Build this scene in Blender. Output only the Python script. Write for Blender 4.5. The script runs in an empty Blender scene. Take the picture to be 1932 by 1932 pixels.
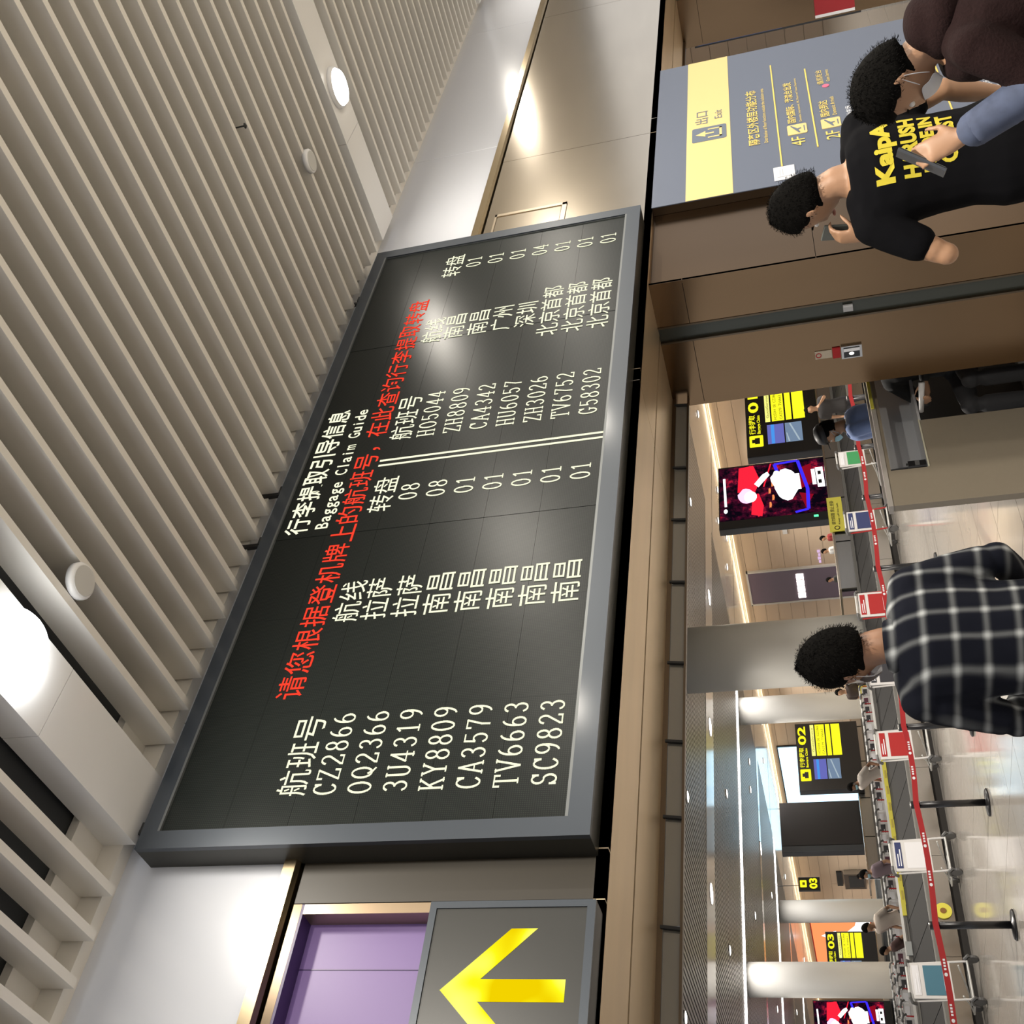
import bpy, math, random
from mathutils import Vector, Matrix, noise
random.seed(7)
S = bpy.context.scene
COL = S.collection
PI = math.pi

# ---------------------------------------------------------------- camera (phone held sideways, looking up at the bulkhead)
F_PX = 2090.0
pitch = math.atan(575/F_PX); head = math.radians(41.6); EYE = 1.6      # eye height in metres
cr, sr = .99367, .11232
fwd = Vector((math.cos(head)*math.cos(pitch), math.sin(head)*math.cos(pitch), math.sin(pitch)))
rgt = Vector((math.sin(head), -math.cos(head), 0)); upv = rgt.cross(fwd)
cx = (-sr*rgt - cr*upv).normalized(); cy = (cr*rgt - sr*upv).normalized(); cz = -fwd
cam_d = bpy.data.cameras.new('camera'); cam = bpy.data.objects.new('camera', cam_d); COL.objects.link(cam)
cam.matrix_world = Matrix(((cx.x, cy.x, cz.x, 0), (cx.y, cy.y, cz.y, 0), (cx.z, cy.z, cz.z, EYE), (0, 0, 0, 1)))
cam_d.sensor_width = 36; cam_d.lens = 36*F_PX/1932; cam_d.clip_start = .05; cam_d.clip_end = 300
S.camera = cam
# ---------------------------------------------------------------- world, exposure
w = bpy.data.worlds.new('world'); S.world = w; w.use_nodes = True
bg = w.node_tree.nodes['Background']; bg.inputs[0].default_value = (.93, .95, 1, 1); bg.inputs[1].default_value = .95  # even background fill through the open sides, not a lamp of the hall
S.view_settings.view_transform = 'Standard'; S.view_settings.look = 'None'
S.view_settings.exposure = 0.0; S.view_settings.gamma = 1; S.view_settings.use_curve_mapping = False
S.cycles.max_bounces = 6; S.cycles.diffuse_bounces = 3; S.cycles.glossy_bounces = 4; S.cycles.transmission_bounces = 4
S.cycles.use_denoising = True; S.cycles.sample_clamp_indirect = 4; S.cycles.caustics_reflective = False; S.cycles.caustics_refractive = False

# ---------------------------------------------------------------- lights the place has (area lamps under the ceiling fittings)
def area(name, loc, sx, sy, power, color, rot=(0, 0, 0), shape='RECTANGLE', spread=PI):
    l = bpy.data.lights.new(name, 'AREA'); l.shape = shape; l.size = sx
    if shape == 'RECTANGLE': l.size_y = sy
    l.energy = power; l.color = color; l.spread = spread
    o = bpy.data.objects.new(name, l); COL.objects.link(o); o.location = loc; o.rotation_euler = rot
    return o
for X in (2.44, 7.615, 12.8):
    for Y in (2.55, 0.0, -2.58):
        area('downlight_lamp', (X, Y, 4.49), .26, .26, 42 if Y > 2 else 230, (1, .93, .82), shape='DISK')
HALL_SPOTS = [(9.07, 21.4), (13.95, 21.4), (23.67, 21.4), (18.6, 21.4), (13.84, 28.46), (18.6, 28.46), (23.3, 28.46), (18.43, 35.45), (23.3, 35.45), (24.5, 35.45), (13.9, 35.45), (18.34, 42.4), (22.9, 42.4), (22.8, 53), (29.5, 22.8), (29.27, 27.5), (30.91, 27.5), (30.9, 30), (29.27, 29.9), (28.85, 41.7), (30.9, 41.7), (28.4, 50.8), (30.9, 50.8), (29.6, 57), (29.6, 62)]
HALL_BIG = [(23.3, 25.05), (18.5, 25.05), (13.6, 25.05), (22.7, 38.5)]
for k, (x, y) in enumerate(HALL_SPOTS+HALL_BIG+[(9, 14.3), (14, 14.3), (19, 14.3), (24, 14.3), (8, 9), (14, 9), (20, 9), (18, 60), (24, 60), (18, 70), (26, 70)]):
    l = bpy.data.lights.new('hall_spot', 'SPOT'); l.energy = 520 if k < 25 else 900 if k < 29 else 1150; l.color = (1, .93, .84); l.spot_size = 2.5; l.spot_blend = .6; l.shadow_soft_size = .12
    o = bpy.data.objects.new('hall_spot', l); COL.objects.link(o); o.location = (x, y, 5.03)
area('cove_lamp', (32.6, 45, 5.02), .12, 50, 170, (1, .78, .5), rot=(0, math.radians(20), 0))

# ---------------------------------------------------------------- materials
MATS = {}
def mat(name, col, rough=.5, metal=0, emit=None, es=0, spec=.5, coat=0, noise_amt=0, noise_scale=8, stretch=None, bump=0, sheen=0, alpha=1):
    if name in MATS: return MATS[name]
    m = bpy.data.materials.new(name); m.use_nodes = True; nt = m.node_tree; b = nt.nodes['Principled BSDF']
    b.inputs['Base Color'].default_value = (*col, 1); b.inputs['Roughness'].default_value = rough; b.inputs['Metallic'].default_value = metal
    b.inputs['Specular IOR Level'].default_value = spec; b.inputs['Coat Weight'].default_value = coat; b.inputs['Coat Roughness'].default_value = .12
    if sheen: b.inputs['Sheen Weight'].default_value = sheen
    if emit: b.inputs['Emission Color'].default_value = (*emit, 1); b.inputs['Emission Strength'].default_value = es
    if noise_amt or bump:
        tc = nt.nodes.new('ShaderNodeTexCoord'); mp = nt.nodes.new('ShaderNodeMapping'); nz = nt.nodes.new('ShaderNodeTexNoise')
        nt.links.new(tc.outputs['Object'], mp.inputs[0]); nt.links.new(mp.outputs[0], nz.inputs['Vector'])
        if stretch: mp.inputs['Scale'].default_value = stretch
        nz.inputs['Scale'].default_value = noise_scale; nz.inputs['Detail'].default_value = 5
        if noise_amt:
            mx = nt.nodes.new('ShaderNodeMix'); mx.data_type = 'RGBA'
            mx.inputs[6].default_value = (*[c*(1-noise_amt) for c in col], 1); mx.inputs[7].default_value = (*[min(1, c*(1+noise_amt)) for c in col], 1)
            nt.links.new(nz.outputs['Fac'], mx.inputs[0]); nt.links.new(mx.outputs[2], b.inputs['Base Color'])
        if bump:
            bp = nt.nodes.new('ShaderNodeBump'); bp.inputs['Strength'].default_value = bump; bp.inputs['Distance'].default_value = .01
            nt.links.new(nz.outputs['Fac'], bp.inputs['Height']); nt.links.new(bp.outputs[0], b.inputs['Normal'])
    MATS[name] = m; return m
def emis(name, col, s, sample=False):
    if name in MATS: return MATS[name]
    m = bpy.data.materials.new(name); m.use_nodes = True; nt = m.node_tree; nt.nodes.clear()
    e = nt.nodes.new('ShaderNodeEmission'); o = nt.nodes.new('ShaderNodeOutputMaterial'); e.inputs[0].default_value = (*col, 1); e.inputs[1].default_value = s
    nt.links.new(e.outputs[0], o.inputs[0])
    if not sample: m.cycles.emission_sampling = 'NONE'
    MATS[name] = m; return m

slat_m = mat('slat_paint', (.80, .765, .70), .45)
back_m = mat('ceiling_void', (.035, .038, .04), .8)
beam_m = mat('beam_paint', (.84, .83, .81), .4, coat=.2)
white_m = mat('white_wall_panel', (.66, .68, .73), .22, coat=.6, noise_amt=.02, noise_scale=2)
gold_m = mat('champagne_steel', (.62, .54, .43), .20, 1, noise_amt=.10, noise_scale=3, stretch=(.4, 1, 1.4), bump=.02)
goldtrim_m = mat('brass_trim', (.62, .50, .32), .22, 1, bump=.05, noise_scale=4)
soffit_m = mat('bronze_soffit', (.74, .58, .38), .36, .85, noise_amt=.12, noise_scale=2, stretch=(.5, 3, 3))
bronze_m = mat('bronze_pier', (.165, .105, .058), .20, 1, noise_amt=.12, noise_scale=2, bump=.02, stretch=(1, 1, .4))
bronze_d = mat('bronze_dark', (.10, .075, .05), .28, .9)
groove_m = mat('groove_dark', (.05, .052, .042), .3, .6)
joint_m = mat('joint_black', (.012, .010, .008), .6)
board_frame = mat('board_frame_paint', (.050, .060, .074), .36, .3, coat=.15)
board_side = mat('board_side_paint', (.035, .034, .028), .4, .3)
fscreen = None
def led_panel():
    m = bpy.data.materials.new('led_panel'); m.use_nodes = True; nt = m.node_tree; b = nt.nodes['Principled BSDF']
    tc = nt.nodes.new('ShaderNodeTexCoord'); mp = nt.nodes.new('ShaderNodeMapping'); mp.inputs['Scale'].default_value = (109.6, 1, 109.6)
    vo = nt.nodes.new('ShaderNodeTexVoronoi'); vo.inputs['Randomness'].default_value = 0; vo.inputs['Scale'].default_value = 1
    rp = nt.nodes.new('ShaderNodeValToRGB'); rp.color_ramp.elements[0].color = (.022, .026, .022, 1); rp.color_ramp.elements[1].color = (.010, .012, .012, 1)
    rp.color_ramp.elements[0].position = .25; rp.color_ramp.elements[1].position = .45
    nt.links.new(tc.outputs['Object'], mp.inputs[0]); nt.links.new(mp.outputs[0], vo.inputs['Vector']); nt.links.new(vo.outputs['Distance'], rp.inputs[0]); nt.links.new(rp.outputs[0], b.inputs['Base Color'])
    b.inputs['Roughness'].default_value = .30; b.inputs['Specular IOR Level'].default_value = .18
    return m
def led_text(name, col, s):
    m = bpy.data.materials.new(name); m.use_nodes = True; nt = m.node_tree; nt.nodes.clear()
    tc = nt.nodes.new('ShaderNodeTexCoord'); mp = nt.nodes.new('ShaderNodeMapping'); mp.inputs['Scale'].default_value = (219.3, 1, 219.3)
    vo = nt.nodes.new('ShaderNodeTexVoronoi'); vo.inputs['Randomness'].default_value = 0; vo.inputs['Scale'].default_value = 1
    mr = nt.nodes.new('ShaderNodeMapRange'); mr.inputs[1].default_value = .2; mr.inputs[2].default_value = .6; mr.inputs[3].default_value = s*1.25; mr.inputs[4].default_value = s*.45
    e = nt.nodes.new('ShaderNodeEmission'); o = nt.nodes.new('ShaderNodeOutputMaterial'); e.inputs[0].default_value = (*col, 1)
    nt.links.new(tc.outputs['Object'], mp.inputs[0]); nt.links.new(mp.outputs[0], vo.inputs['Vector']); nt.links.new(vo.outputs['Distance'], mr.inputs[0])
    nt.links.new(mr.outputs[0], e.inputs[1]); nt.links.new(e.outputs[0], o.inputs[0]); m.cycles.emission_sampling = 'NONE'
    return m
ledp_m = led_panel(); ledw_m = led_text('led_white', (1, 1, .72), 1.35); ledr_m = led_text('led_red', (1, .06, .03), 1.25)
black_m = mat('black_plastic', (.012, .012, .013), .35)
blackm_m = mat('black_matt', (.018, .018, .018), .7)
steel_m = mat('brushed_steel', (.42, .41, .39), .3, 1, noise_amt=.05, noise_scale=4, stretch=(1, 8, 8))
skirt_m = mat('skirt_steel', (.50, .44, .36), .25, 1, noise_amt=.06, noise_scale=2)
ledge_m = mat('ledge_steel', (.20, .195, .18), .45, .3)
belt_m = mat('belt_rubber', (.040, .039, .038), .75, spec=.15)
white_p = mat('white_plastic', (.58, .57, .56), .45)
grey_p = mat('grey_plastic', (.10, .10, .10), .5)
frame_w = mat('cart_frame_white', (.52, .52, .50), .45)
yel_m = mat('yellow_film', (.75, .68, .09), .5)
red_m = mat('red_webbing', (.34, .010, .013), .7)
beige_m = mat('beige_panel', (.58, .45, .33), .45, coat=.1)
tile_m = mat('floor_tile_stone', (.40, .37, .33), .10, noise_amt=.08, noise_scale=3, spec=.7)
grout_m = mat('floor_grout', (.22, .20, .18), .5); wallback_m = mat('panel_joint', (.36, .28, .21), .6)
hceil_m = mat('hall_ceiling_white', (.58, .55, .52), .18, coat=.4)
hslat_m = mat('hall_slat_metal', (.30, .285, .265), .35, .5)
col_m = mat('column_white', (.74, .72, .66), .5)
purple_m = mat('purple_film', (.16, .095, .27), .42, emit=(.33, .20, .46), es=.10)
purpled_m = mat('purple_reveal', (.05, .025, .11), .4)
sky_blue = mat('sign_slate', (.115, .135, .185), .42)
sign_yel = mat('sign_yellow', (.74, .58, .24), .45)
ink_y = mat('ink_yellow', (.80, .60, .14), .5)
ink_w = mat('ink_white', (.75, .76, .80), .5)
ink_b = mat('ink_slate', (.13, .16, .21), .5)
ink_p = mat('ink_pink', (.80, .15, .25), .5)
lamp_e = emis('lamp_white', (1, .95, .86), 9)
lampbig_e = emis('lamp_glare', (.95, .98, 1), 14, True)
spot_e = emis('spot_white', (1, .93, .82), 6)
strip_e = emis('strip_white', (1, .96, .93), 7, True)
cove_e = emis('cove_warm', (1, .78, .48), 2.2)
yel_e = emis('sign_lit_yellow', (1, .95, .02), 1.15)
yel2_e = emis('sign_lit_paleyellow', (1, .97, .25), 1.05)
orange_e = emis('orange_screen', (1, .33, .12), 1.1, True)
cyan_e = emis('cyan_screen', (.50, .80, 1), 2.6, True)
white_e = emis('white_screen', (1, 1, 1), 1.6)
pink_e = emis('pinkwhite_screen', (1, .55, .9), 1.5)
reds_e = emis('red_screen', (1, .02, .05), 1.0)
blue_e = emis('blue_screen', (.05, .03, 1), 1.1)
bluev_e = emis('video_blue', (.16, .17, .55), .9)
bluev2_e = emis('video_blue_bar', (.08, .35, .95), .9)
greyv_e = emis('video_grey', (.20, .28, .40), .9)
greyv2_e = emis('video_pale', (.45, .55, .62), .9)
green_e = emis('green_lamp', (.1, 1, .35), 2)

# ---------------------------------------------------------------- mesh helpers
OFF = {}
# the near bulkhead is drawn in drawing units of 0.76 m above a datum 0.384 m over the floor
UN, DZ = .76, .384
NEAR = [False]
def W(p): return (p[0]*UN, p[1]*UN, p[2]*UN+DZ) if NEAR[0] else tuple(p)
class MB:
    def __init__(s): s.v = []; s.f = []; s.m = []
    def add(s, vs, fs, mi=0):
        n = len(s.v); s.v += [tuple(p) for p in vs]; s.f += [tuple(i+n for i in f) for f in fs]; s.m += [mi]*len(fs); return s
    def box(s, x0, x1, y0, y1, z0, z1, mi=0):
        return s.add([(x0, y0, z0), (x1, y0, z0), (x1, y1, z0), (x0, y1, z0), (x0, y0, z1), (x1, y0, z1), (x1, y1, z1), (x0, y1, z1)],
                     [(0, 3, 2, 1), (4, 5, 6, 7), (0, 1, 5, 4), (1, 2, 6, 5), (2, 3, 7, 6), (3, 0, 4, 7)], mi)
    def bbox(s, x0, x1, y0, y1, z0, z1, b=.01, mi=0):      # box with bevelled vertical edges
        b = min(b, (x1-x0)/2.01, (y1-y0)/2.01)
        pts = [(x0+b, y0), (x1-b, y0), (x1, y0+b), (x1, y1-b), (x1-b, y1), (x0+b, y1), (x0, y1-b), (x0, y0+b)]
        return s.prism(pts, z0, z1, mi)
    def prism(s, pts, z0, z1, mi=0):
        n = len(pts)
        return s.add([(x, y, z0) for x, y in pts]+[(x, y, z1) for x, y in pts], [tuple(range(n))[::-1], tuple(range(n, 2*n))]+[(i, (i+1) % n, (i+1) % n+n, i+n) for i in range(n)], mi)
    def prism_y(s, pts, y0, y1, mi=0):                     # outline in x,z extruded along y
        n = len(pts)
        return s.add([(x, y0, z) for x, z in pts]+[(x, y1, z) for x, z in pts], [tuple(range(n)), tuple(range(n, 2*n))[::-1]]+[(i+n, (i+1) % n+n, (i+1) % n, i) for i in range(n)], mi)
    def prism_x(s, pts, x0, x1, mi=0):                     # outline in y,z extruded along x
        n = len(pts)
        return s.add([(x0, y, z) for y, z in pts]+[(x1, y, z) for y, z in pts], [tuple(range(n))[::-1], tuple(range(n, 2*n))]+[(i, (i+1) % n, (i+1) % n+n, i+n) for i in range(n)], mi)
    def tube(s, path, r, n=8, mi=0, cap=True):
        path = [Vector(p) for p in path]; rs = r if isinstance(r, (list, tuple)) else [r]*len(path); vs = []; fs = []
        for i, p in enumerate(path):
            d = (path[min(i+1, len(path)-1)]-path[max(i-1, 0)]).normalized()
            a = Vector((0, 0, 1)) if abs(d.z) < .9 else Vector((1, 0, 0)); u = d.cross(a).normalized(); v = d.cross(u)
            for k in range(n):
                t = 2*PI*k/n; vs.append(p+u*math.cos(t)*rs[i]+v*math.sin(t)*rs[i])
        for i in range(len(path)-1):
            for k in range(n):
                a0 = i*n+k; b0 = i*n+(k+1) % n; fs.append((a0, b0, b0+n, a0+n))
        if cap: fs.append(tuple(range(n))[::-1]); fs.append(tuple(range((len(path)-1)*n, len(path)*n)))
        return s.add(vs, fs, mi)
    def lathe(s, prof, c=(0, 0, 0), n=24, mi=0):           # prof (r,z)
        vs = []; fs = []
        for r, z in prof:
            for k in range(n): t = 2*PI*k/n; vs.append((c[0]+r*math.cos(t), c[1]+r*math.sin(t), c[2]+z))
        for i in range(len(prof)-1):
            for k in range(n): fs.append((i*n+k, i*n+(k+1) % n, (i+1)*n+(k+1) % n, (i+1)*n+k))
        fs.append(tuple(range(n))[::-1]); fs.append(tuple(range((len(prof)-1)*n, len(prof)*n)))
        return s.add(vs, fs, mi)
    def ell(s, c, r, nu=16, nv=10, mi=0, rot=None):
        vs = []; fs = []; c = Vector(c)
        for j in range(nv+1):
            ph = PI*j/nv
            for i in range(nu):
                t = 2*PI*i/nu; p = Vector((r[0]*math.sin(ph)*math.cos(t), r[1]*math.sin(ph)*math.sin(t), r[2]*math.cos(ph)))
                if rot: p = rot @ p
                vs.append(c+p)
        for j in range(nv):
            for i in range(nu): fs.append((j*nu+i, (j+1)*nu+i, (j+1)*nu+(i+1) % nu, j*nu+(i+1) % nu))
        return s.add(vs, fs, mi)
    def mesh(s, name, off=None, smooth=False):
        me = bpy.data.meshes.new(name)
        vs = [W(p) for p in s.v] if NEAR[0] else s.v
        if off is not None: vs = [(x-off[0], y-off[1], z-off[2]) for x, y, z in vs]
        me.from_pydata(vs, [], s.f)
        me.polygons.foreach_set('material_index', s.m)
        if smooth: me.polygons.foreach_set('use_smooth', [True]*len(s.f))
        me.update(); return me
def put(name, me, mats, parent=None):
    if not isinstance(mats, (list, tuple)): mats = [mats]
    for m in mats: me.materials.append(m)
    o = bpy.data.objects.new(name, me); COL.objects.link(o)
    if parent is not None:
        o.parent = parent; OFF[o] = OFF.get(parent, (0, 0, 0))
    return o
def part(name, mb, mats, parent, smooth=False):            # mb in world coordinates for an unrotated parent
    return put(name, mb.mesh(name, OFF.get(parent, (0, 0, 0)), smooth), mats, parent)
def struct(name, mb, mats, smooth=False):
    o = put(name, mb.mesh(name, None, smooth), mats); o['kind'] = 'structure'; OFF[o] = (0, 0, 0); return o
def thing(name, label, cat, loc=(0, 0, 0), rz=0, group=None):
    o = bpy.data.objects.new(name, None); COL.objects.link(o); loc = W(loc); o.location = loc; o.rotation_euler = (0, 0, rz); o.empty_display_size = .1
    o['label'] = label; o['category'] = cat; OFF[o] = tuple(loc)
    if group: o['group'] = group
    return o
def tag(o, label, cat, group=None):
    o['label'] = label; o['category'] = cat
    if group: o['group'] = group
    return o
def lthing(*a, **k):                                        # children given in local coordinates
    o = thing(*a, **k); OFF[o] = (0, 0, 0); return o
def copy_tree(o, parent=None):
    c = o.copy(); COL.objects.link(c)
    if parent is not None: c.parent = parent
    for ch in list(o.children): copy_tree(ch, c)
    return c

_fc = bpy.data.curves.new('txt', 'FONT'); _fo = bpy.data.objects.new('txt', _fc); _fc.resolution_u = 3
def text_raw(t, bold=0):
    _fc.body = t; _fc.offset = bold
    me = bpy.data.meshes.new_from_object(_fo); return me
def text_fit(t, x0, x1, z0, z1, y, bold=0, keep=False):     # text facing -y fitted to a rectangle
    me = text_raw(t, bold); co = [v.co.copy() for v in me.vertices]
    a0 = min(c.x for c in co); a1 = max(c.x for c in co); b0 = min(c.y for c in co); b1 = max(c.y for c in co)
    sx = (x1-x0)/max(a1-a0, 1e-6); sz = (z1-z0)/max(b1-b0, 1e-6)
    if keep: sx = sz
    mb = MB(); mb.add([(x0+(c.x-a0)*sx, y, z0+(c.y-b0)*sz) for c in co], [tuple(p.vertices) for p in me.polygons])
    bpy.data.meshes.remove(me); return mb
def text_cells(t, x0, cell, z0, h, y, fill=.92, bold=0):    # one CJK glyph per square cell, fitted
    mb = MB()
    for i, ch in enumerate(t):
        if ch == ' ': continue
        me = text_raw(ch, bold); co = [v.co.copy() for v in me.vertices]
        if ch in '，,':
            k = cell*.95
            mb.add([(x0+i*cell+(c.x-.08)*k+.02, y, z0+.01+(c.y+.1)*k) for c in co], [tuple(p.vertices) for p in me.polygons])
        else:
            a0 = min(c.x for c in co); a1 = max(c.x for c in co); b0 = min(c.y for c in co); b1 = max(c.y for c in co)
            W = cell*fill; wx = min(W, W*(a1-a0)/.86); wz = min(h, h*(b1-b0)/.86)
            xx = x0+i*cell+(cell-wx)/2; zz = z0+(h-wz)/2
            mb.add([(xx+(c.x-a0)*wx/(a1-a0), y, zz+(c.y-b0)*wz/(b1-b0)) for c in co], [tuple(p.vertices) for p in me.polygons])
        bpy.data.meshes.remove(me)
    return mb

# serif dot-matrix capitals and figures drawn as strokes in a 1 x 1 cell
def arc(cx_, cy_, rx, ry, a0, a1, n=14): return [(cx_+rx*math.cos(math.radians(a0+(a1-a0)*i/n)), cy_+ry*math.sin(math.radians(a0+(a1-a0)*i/n))) for i in range(n+1)]
G = {
 '0': [arc(.5, .5, .34, .48, 0, 360, 22)], 'O': [arc(.5, .5, .38, .48, 0, 360, 22)],
 'Q': [arc(.5, .55, .38, .43, 0, 360, 22), [(.45, .28), (.62, .10), (.85, .0)]],
 '1': [[(.28, .84), (.5, .97), (.5, .03)], [(.25, .03), (.75, .03)]],
 '2': [arc(.5, .74, .30, .23, 165, -35, 12)+[(.2, .12), (.18, .03), (.82, .03), (.84, .18)]],
 '3': [arc(.48, .75, .28, .22, 155, -90, 12), arc(.48, .27, .33, .25, 90, -155, 14)],
 '4': [[(.66, .0), (.66, .97), (.12, .30), (.9, .30)], [(.5, .02), (.84, .02)]],
 '5': [[(.80, .95), (.27, .95), (.23, .53)]+arc(.48, .31, .33, .28, 125, -150, 14)],
 '6': [arc(.5, .29, .32, .27, 0, 360, 18), arc(.62, .42, .44, .54, 100, 180, 10)+[(.18, .3)]],
 '7': [[(.18, .80), (.18, .96), (.82, .96), (.5, .35), (.47, .02)]],
 '8': [arc(.5, .74, .27, .23, 0, 360, 18), arc(.5, .26, .33, .25, 0, 360, 18)],
 '9': [arc(.5, .70, .32, .27, 0, 360, 18), arc(.38, .57, .44, .54, -80, 0, 10)+[(.82, .7)]],
 'C': [[(.85, .95), (.85, .72)], arc(.52, .5, .38, .47, 40, 320, 18)],
 'G': [[(.83, .95), (.83, .74)], arc(.5, .5, .36, .47, 42, 318, 18)+[(.78, .40)], [(.6, .42), (.95, .42)]],
 'Z': [[(.16, .78), (.16, .96), (.84, .96), (.14, .03), (.86, .03), (.88, .22)]],
 'U': [[(.2, .97), (.2, .3)]+arc(.5, .27, .30, .25, 180, 360, 10)+[(.8, .97)], [(.08, .97), (.34, .97)], [(.68, .97), (.92, .97)]],
 'K': [[(.22, .97), (.22, .02)], [(.08, .97), (.38, .97)], [(.08, .02), (.38, .02)], [(.85, .97), (.24, .42)], [(.42, .58), (.85, .02)], [(.7, .97), (.95, .97)], [(.7, .02), (.98, .02)]],
 'Y': [[(.14, .97), (.5, .48), (.86, .97)], [(.5, .48), (.5, .02)], [(.3, .02), (.7, .02)], [(.02, .97), (.28, .97)], [(.72, .97), (.98, .97)]],
 'A': [[(.14, .02), (.5, .98), (.86, .02)], [(.28, .36), (.72, .36)], [(.02, .02), (.28, .02)], [(.72, .02), (.98, .02)]],
 'T': [[(.1, .76), (.1, .96), (.9, .96), (.9, .76)], [(.5, .96), (.5, .02)], [(.32, .02), (.68, .02)]],
 'V': [[(.12, .97), (.5, .02), (.88, .97)], [(.0, .97), (.26, .97)], [(.74, .97), (1, .97)]],
 'S': [[(.80, .95), (.80, .75)], arc(.5, .74, .30, .23, 30, 270, 12)+arc(.5, .27, .32, .25, 90, -150, 14)[1:], [(.18, .05), (.18, .26)]],
 'H': [[(.2, .97), (.2, .02)], [(.8, .97), (.8, .02)], [(.2, .5), (.8, .5)], [(.06, .97), (.36, .97)], [(.64, .97), (.94, .97)], [(.06, .02), (.36, .02)], [(.64, .02), (.94, .02)]],
}
def stroke_text(t, x0, cell, z0, h, y, wd=.012, fill=.86):
    mb = MB()
    for i, ch in enumerate(t):
        for pl in G[ch]:
            P = [(x0+i*cell+(cell*(1-fill))/2+px*cell*fill, z0+pz*h) for px, pz in pl]
            for k in range(len(P)-1):
                (ax, az), (bx, bz) = P[k], P[k+1]; dx, dz = bx-ax, bz-az; L = math.hypot(dx, dz) or 1e-6; ux, uz = dx/L, dz/L
                ww = wd*(.58+.42*abs(uz))/2; e = ww*.7; ax -= ux*e; az -= uz*e; bx += ux*e; bz += uz*e; yy = y-.0001*k
                mb.add([(ax-uz*ww, yy, az+ux*ww), (bx-uz*ww, yy, bz+ux*ww), (bx+uz*ww, yy, bz-ux*ww), (ax+uz*ww, yy, az-ux*ww)], [(0, 3, 2, 1)])
    return mb
def rrect(x0, x1, z0, z1, r=.03, n=4):
    p = []
    for cx_, cz_, a in ((x1-r, z1-r, 0), (x0+r, z1-r, 90), (x0+r, z0+r, 180), (x1-r, z0+r, 270)):
        for i in range(n+1): t = math.radians(a+90*i/n); p.append((cx_+r*math.cos(t), cz_+r*math.sin(t)))
    return p[::-1]

# ================================================================ THE SETTING: near hall
YF = 4.93; SZ = 2.80
fl = struct('floor', MB().box(-8, 34, -12, 82, -.10, -.012), grout_m)
# near floor tiles and hall tiles that can be told apart
tm = MB().bbox(.004, .996, .004, .996, -.011, 0, .004).mesh('floor_tile')
first = True
for i in range(5, 21):
    for j in range(5, 19):
        o = bpy.data.objects.new('floor_tile', tm); COL.objects.link(o); o.location = (i, j, 0); o.parent = fl
        if first: tm.materials.append(tile_m); first = False
rest = MB()
for (a, b, c, d) in ((-8, 34, -12, 5), (-8, 5, 5, 19), (21, 34, 5, 19), (-8, 34, 19, 82)): rest.box(a, b, c, d, -.011, 0)
r_ = part('tile_field', rest, tile_m, fl); r_['kind'] = 'stuff'
# ceiling void, slats, beams
NEAR[0] = True; FZ = -.505
ce = struct('ceiling', MB().box(-8, 30, -12, YF+.02, 5.80, 5.9), back_m)
sm = MB().box(-.025, .025, -9, 4.82, 5.52, 5.735).mesh('ceiling_slat'); sm.materials.append(slat_m)
xs = [9.54-.2545*k for k in range(0, 25)]
xs = [x for x in xs if x > 3.55] + [2.685-.2545*k for k in range(0, 16)] + [10.52+.2545*k for k in range(0, 24)] + [17.35+.2545*k for k in range(0, 36)]
for x in xs:
    o = bpy.data.objects.new('ceiling_slat', sm); COL.objects.link(o); o.location = (x*UN, 0, 0); o.parent = ce
for x0, x1 in ((2.985, 3.42), (9.78, 10.27), (16.6, 17.1)):
    b = part('ceiling_beam', MB().box(x0, x1, -9, -.4, 5.52, 5.74).box(x0, x1, -.395, 2.9+.9, 5.52, 5.74).box(x0, x1, 3.805, 4.84, 5.52, 5.74), beam_m, ce)
part('end_channel', MB().box(-6, 26, 4.84, 4.93, 5.60, 5.80), slat_m, ce)
part('cross_rail', MB().box(-6, 26, 4.58, 4.84, 5.735, 5.79).box(-6, 26, 1.5, 1.54, 5.735, 5.79).box(-6, 26, -1.7, -1.66, 5.735, 5.79), slat_m, ce)

# bulkhead wall between the halls: white band, brass trim, steel fascia, soffit
wf = struct('wall_front', MB().box(2.70, 40, YF+.06, 6.2, 2.86, 7).box(-8, 2.70, YF+.14, 6.2, 2.86, 7), blackm_m)
px = [-8, -.3, 3.9, 7.8, 11.7, 15.6, 19.5, 24, 30]
for a, b in zip(px[:-1], px[1:]):
    part('white_panel', MB().bbox(a+.003, b-.003, YF, YF+.06, 4.57, 5.80, .004), white_m, wf)
part('brass_trim', MB().prism_x([(YF-.05, 4.57), (YF+.06, 4.57), (YF+.06, 4.485), (YF-.02, 4.485), (YF-.05, 4.50)], -8, 30), goldtrim_m, wf)
part('dark_reflection_panel', MB().box(2.66, 2.93, YF, YF+.05, 2.80, 4.47), mat('steel_dark_reflection', (.035, .028, .018), .45), wf)  # fascia strip beside the board, its dark reflection put into the colour
gx = [2.935, 7.05, 11.25, 15.6, 20, 30]
for a, b in zip(gx[:-1], gx[1:]):
    part('steel_panel', MB().box(a+.003, b-.003, YF, YF+.05, 2.80, 4.47), gold_m, wf)
part('steel_panel', MB().box(-8, 2.655, YF, YF+.05, 2.80, 2.97), bronze_m, wf)
part('steel_panel', MB().box(-8, 2.655, YF, YF+.05, 4.42, 4.47), bronze_d, wf)
# soffit panels in two strips with a dark joint
for a, b in ((-8, 1.9), (1.9, 6.9), (6.9, 11.6), (11.6, 16.6), (16.6, 23), (23, 30)):
    part('soffit_panel', MB().box(a+.003, b-.003, YF, 5.575, 2.80, 2.86), soffit_m, wf)
    part('soffit_panel', MB().box(a+.003, b-.003, 5.612, 6.28, 2.80, 2.86), soffit_m, wf)
part('soffit_joint', MB().box(-8, 30, 5.57, 5.615, 2.81, 2.86), joint_m, wf)
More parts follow.
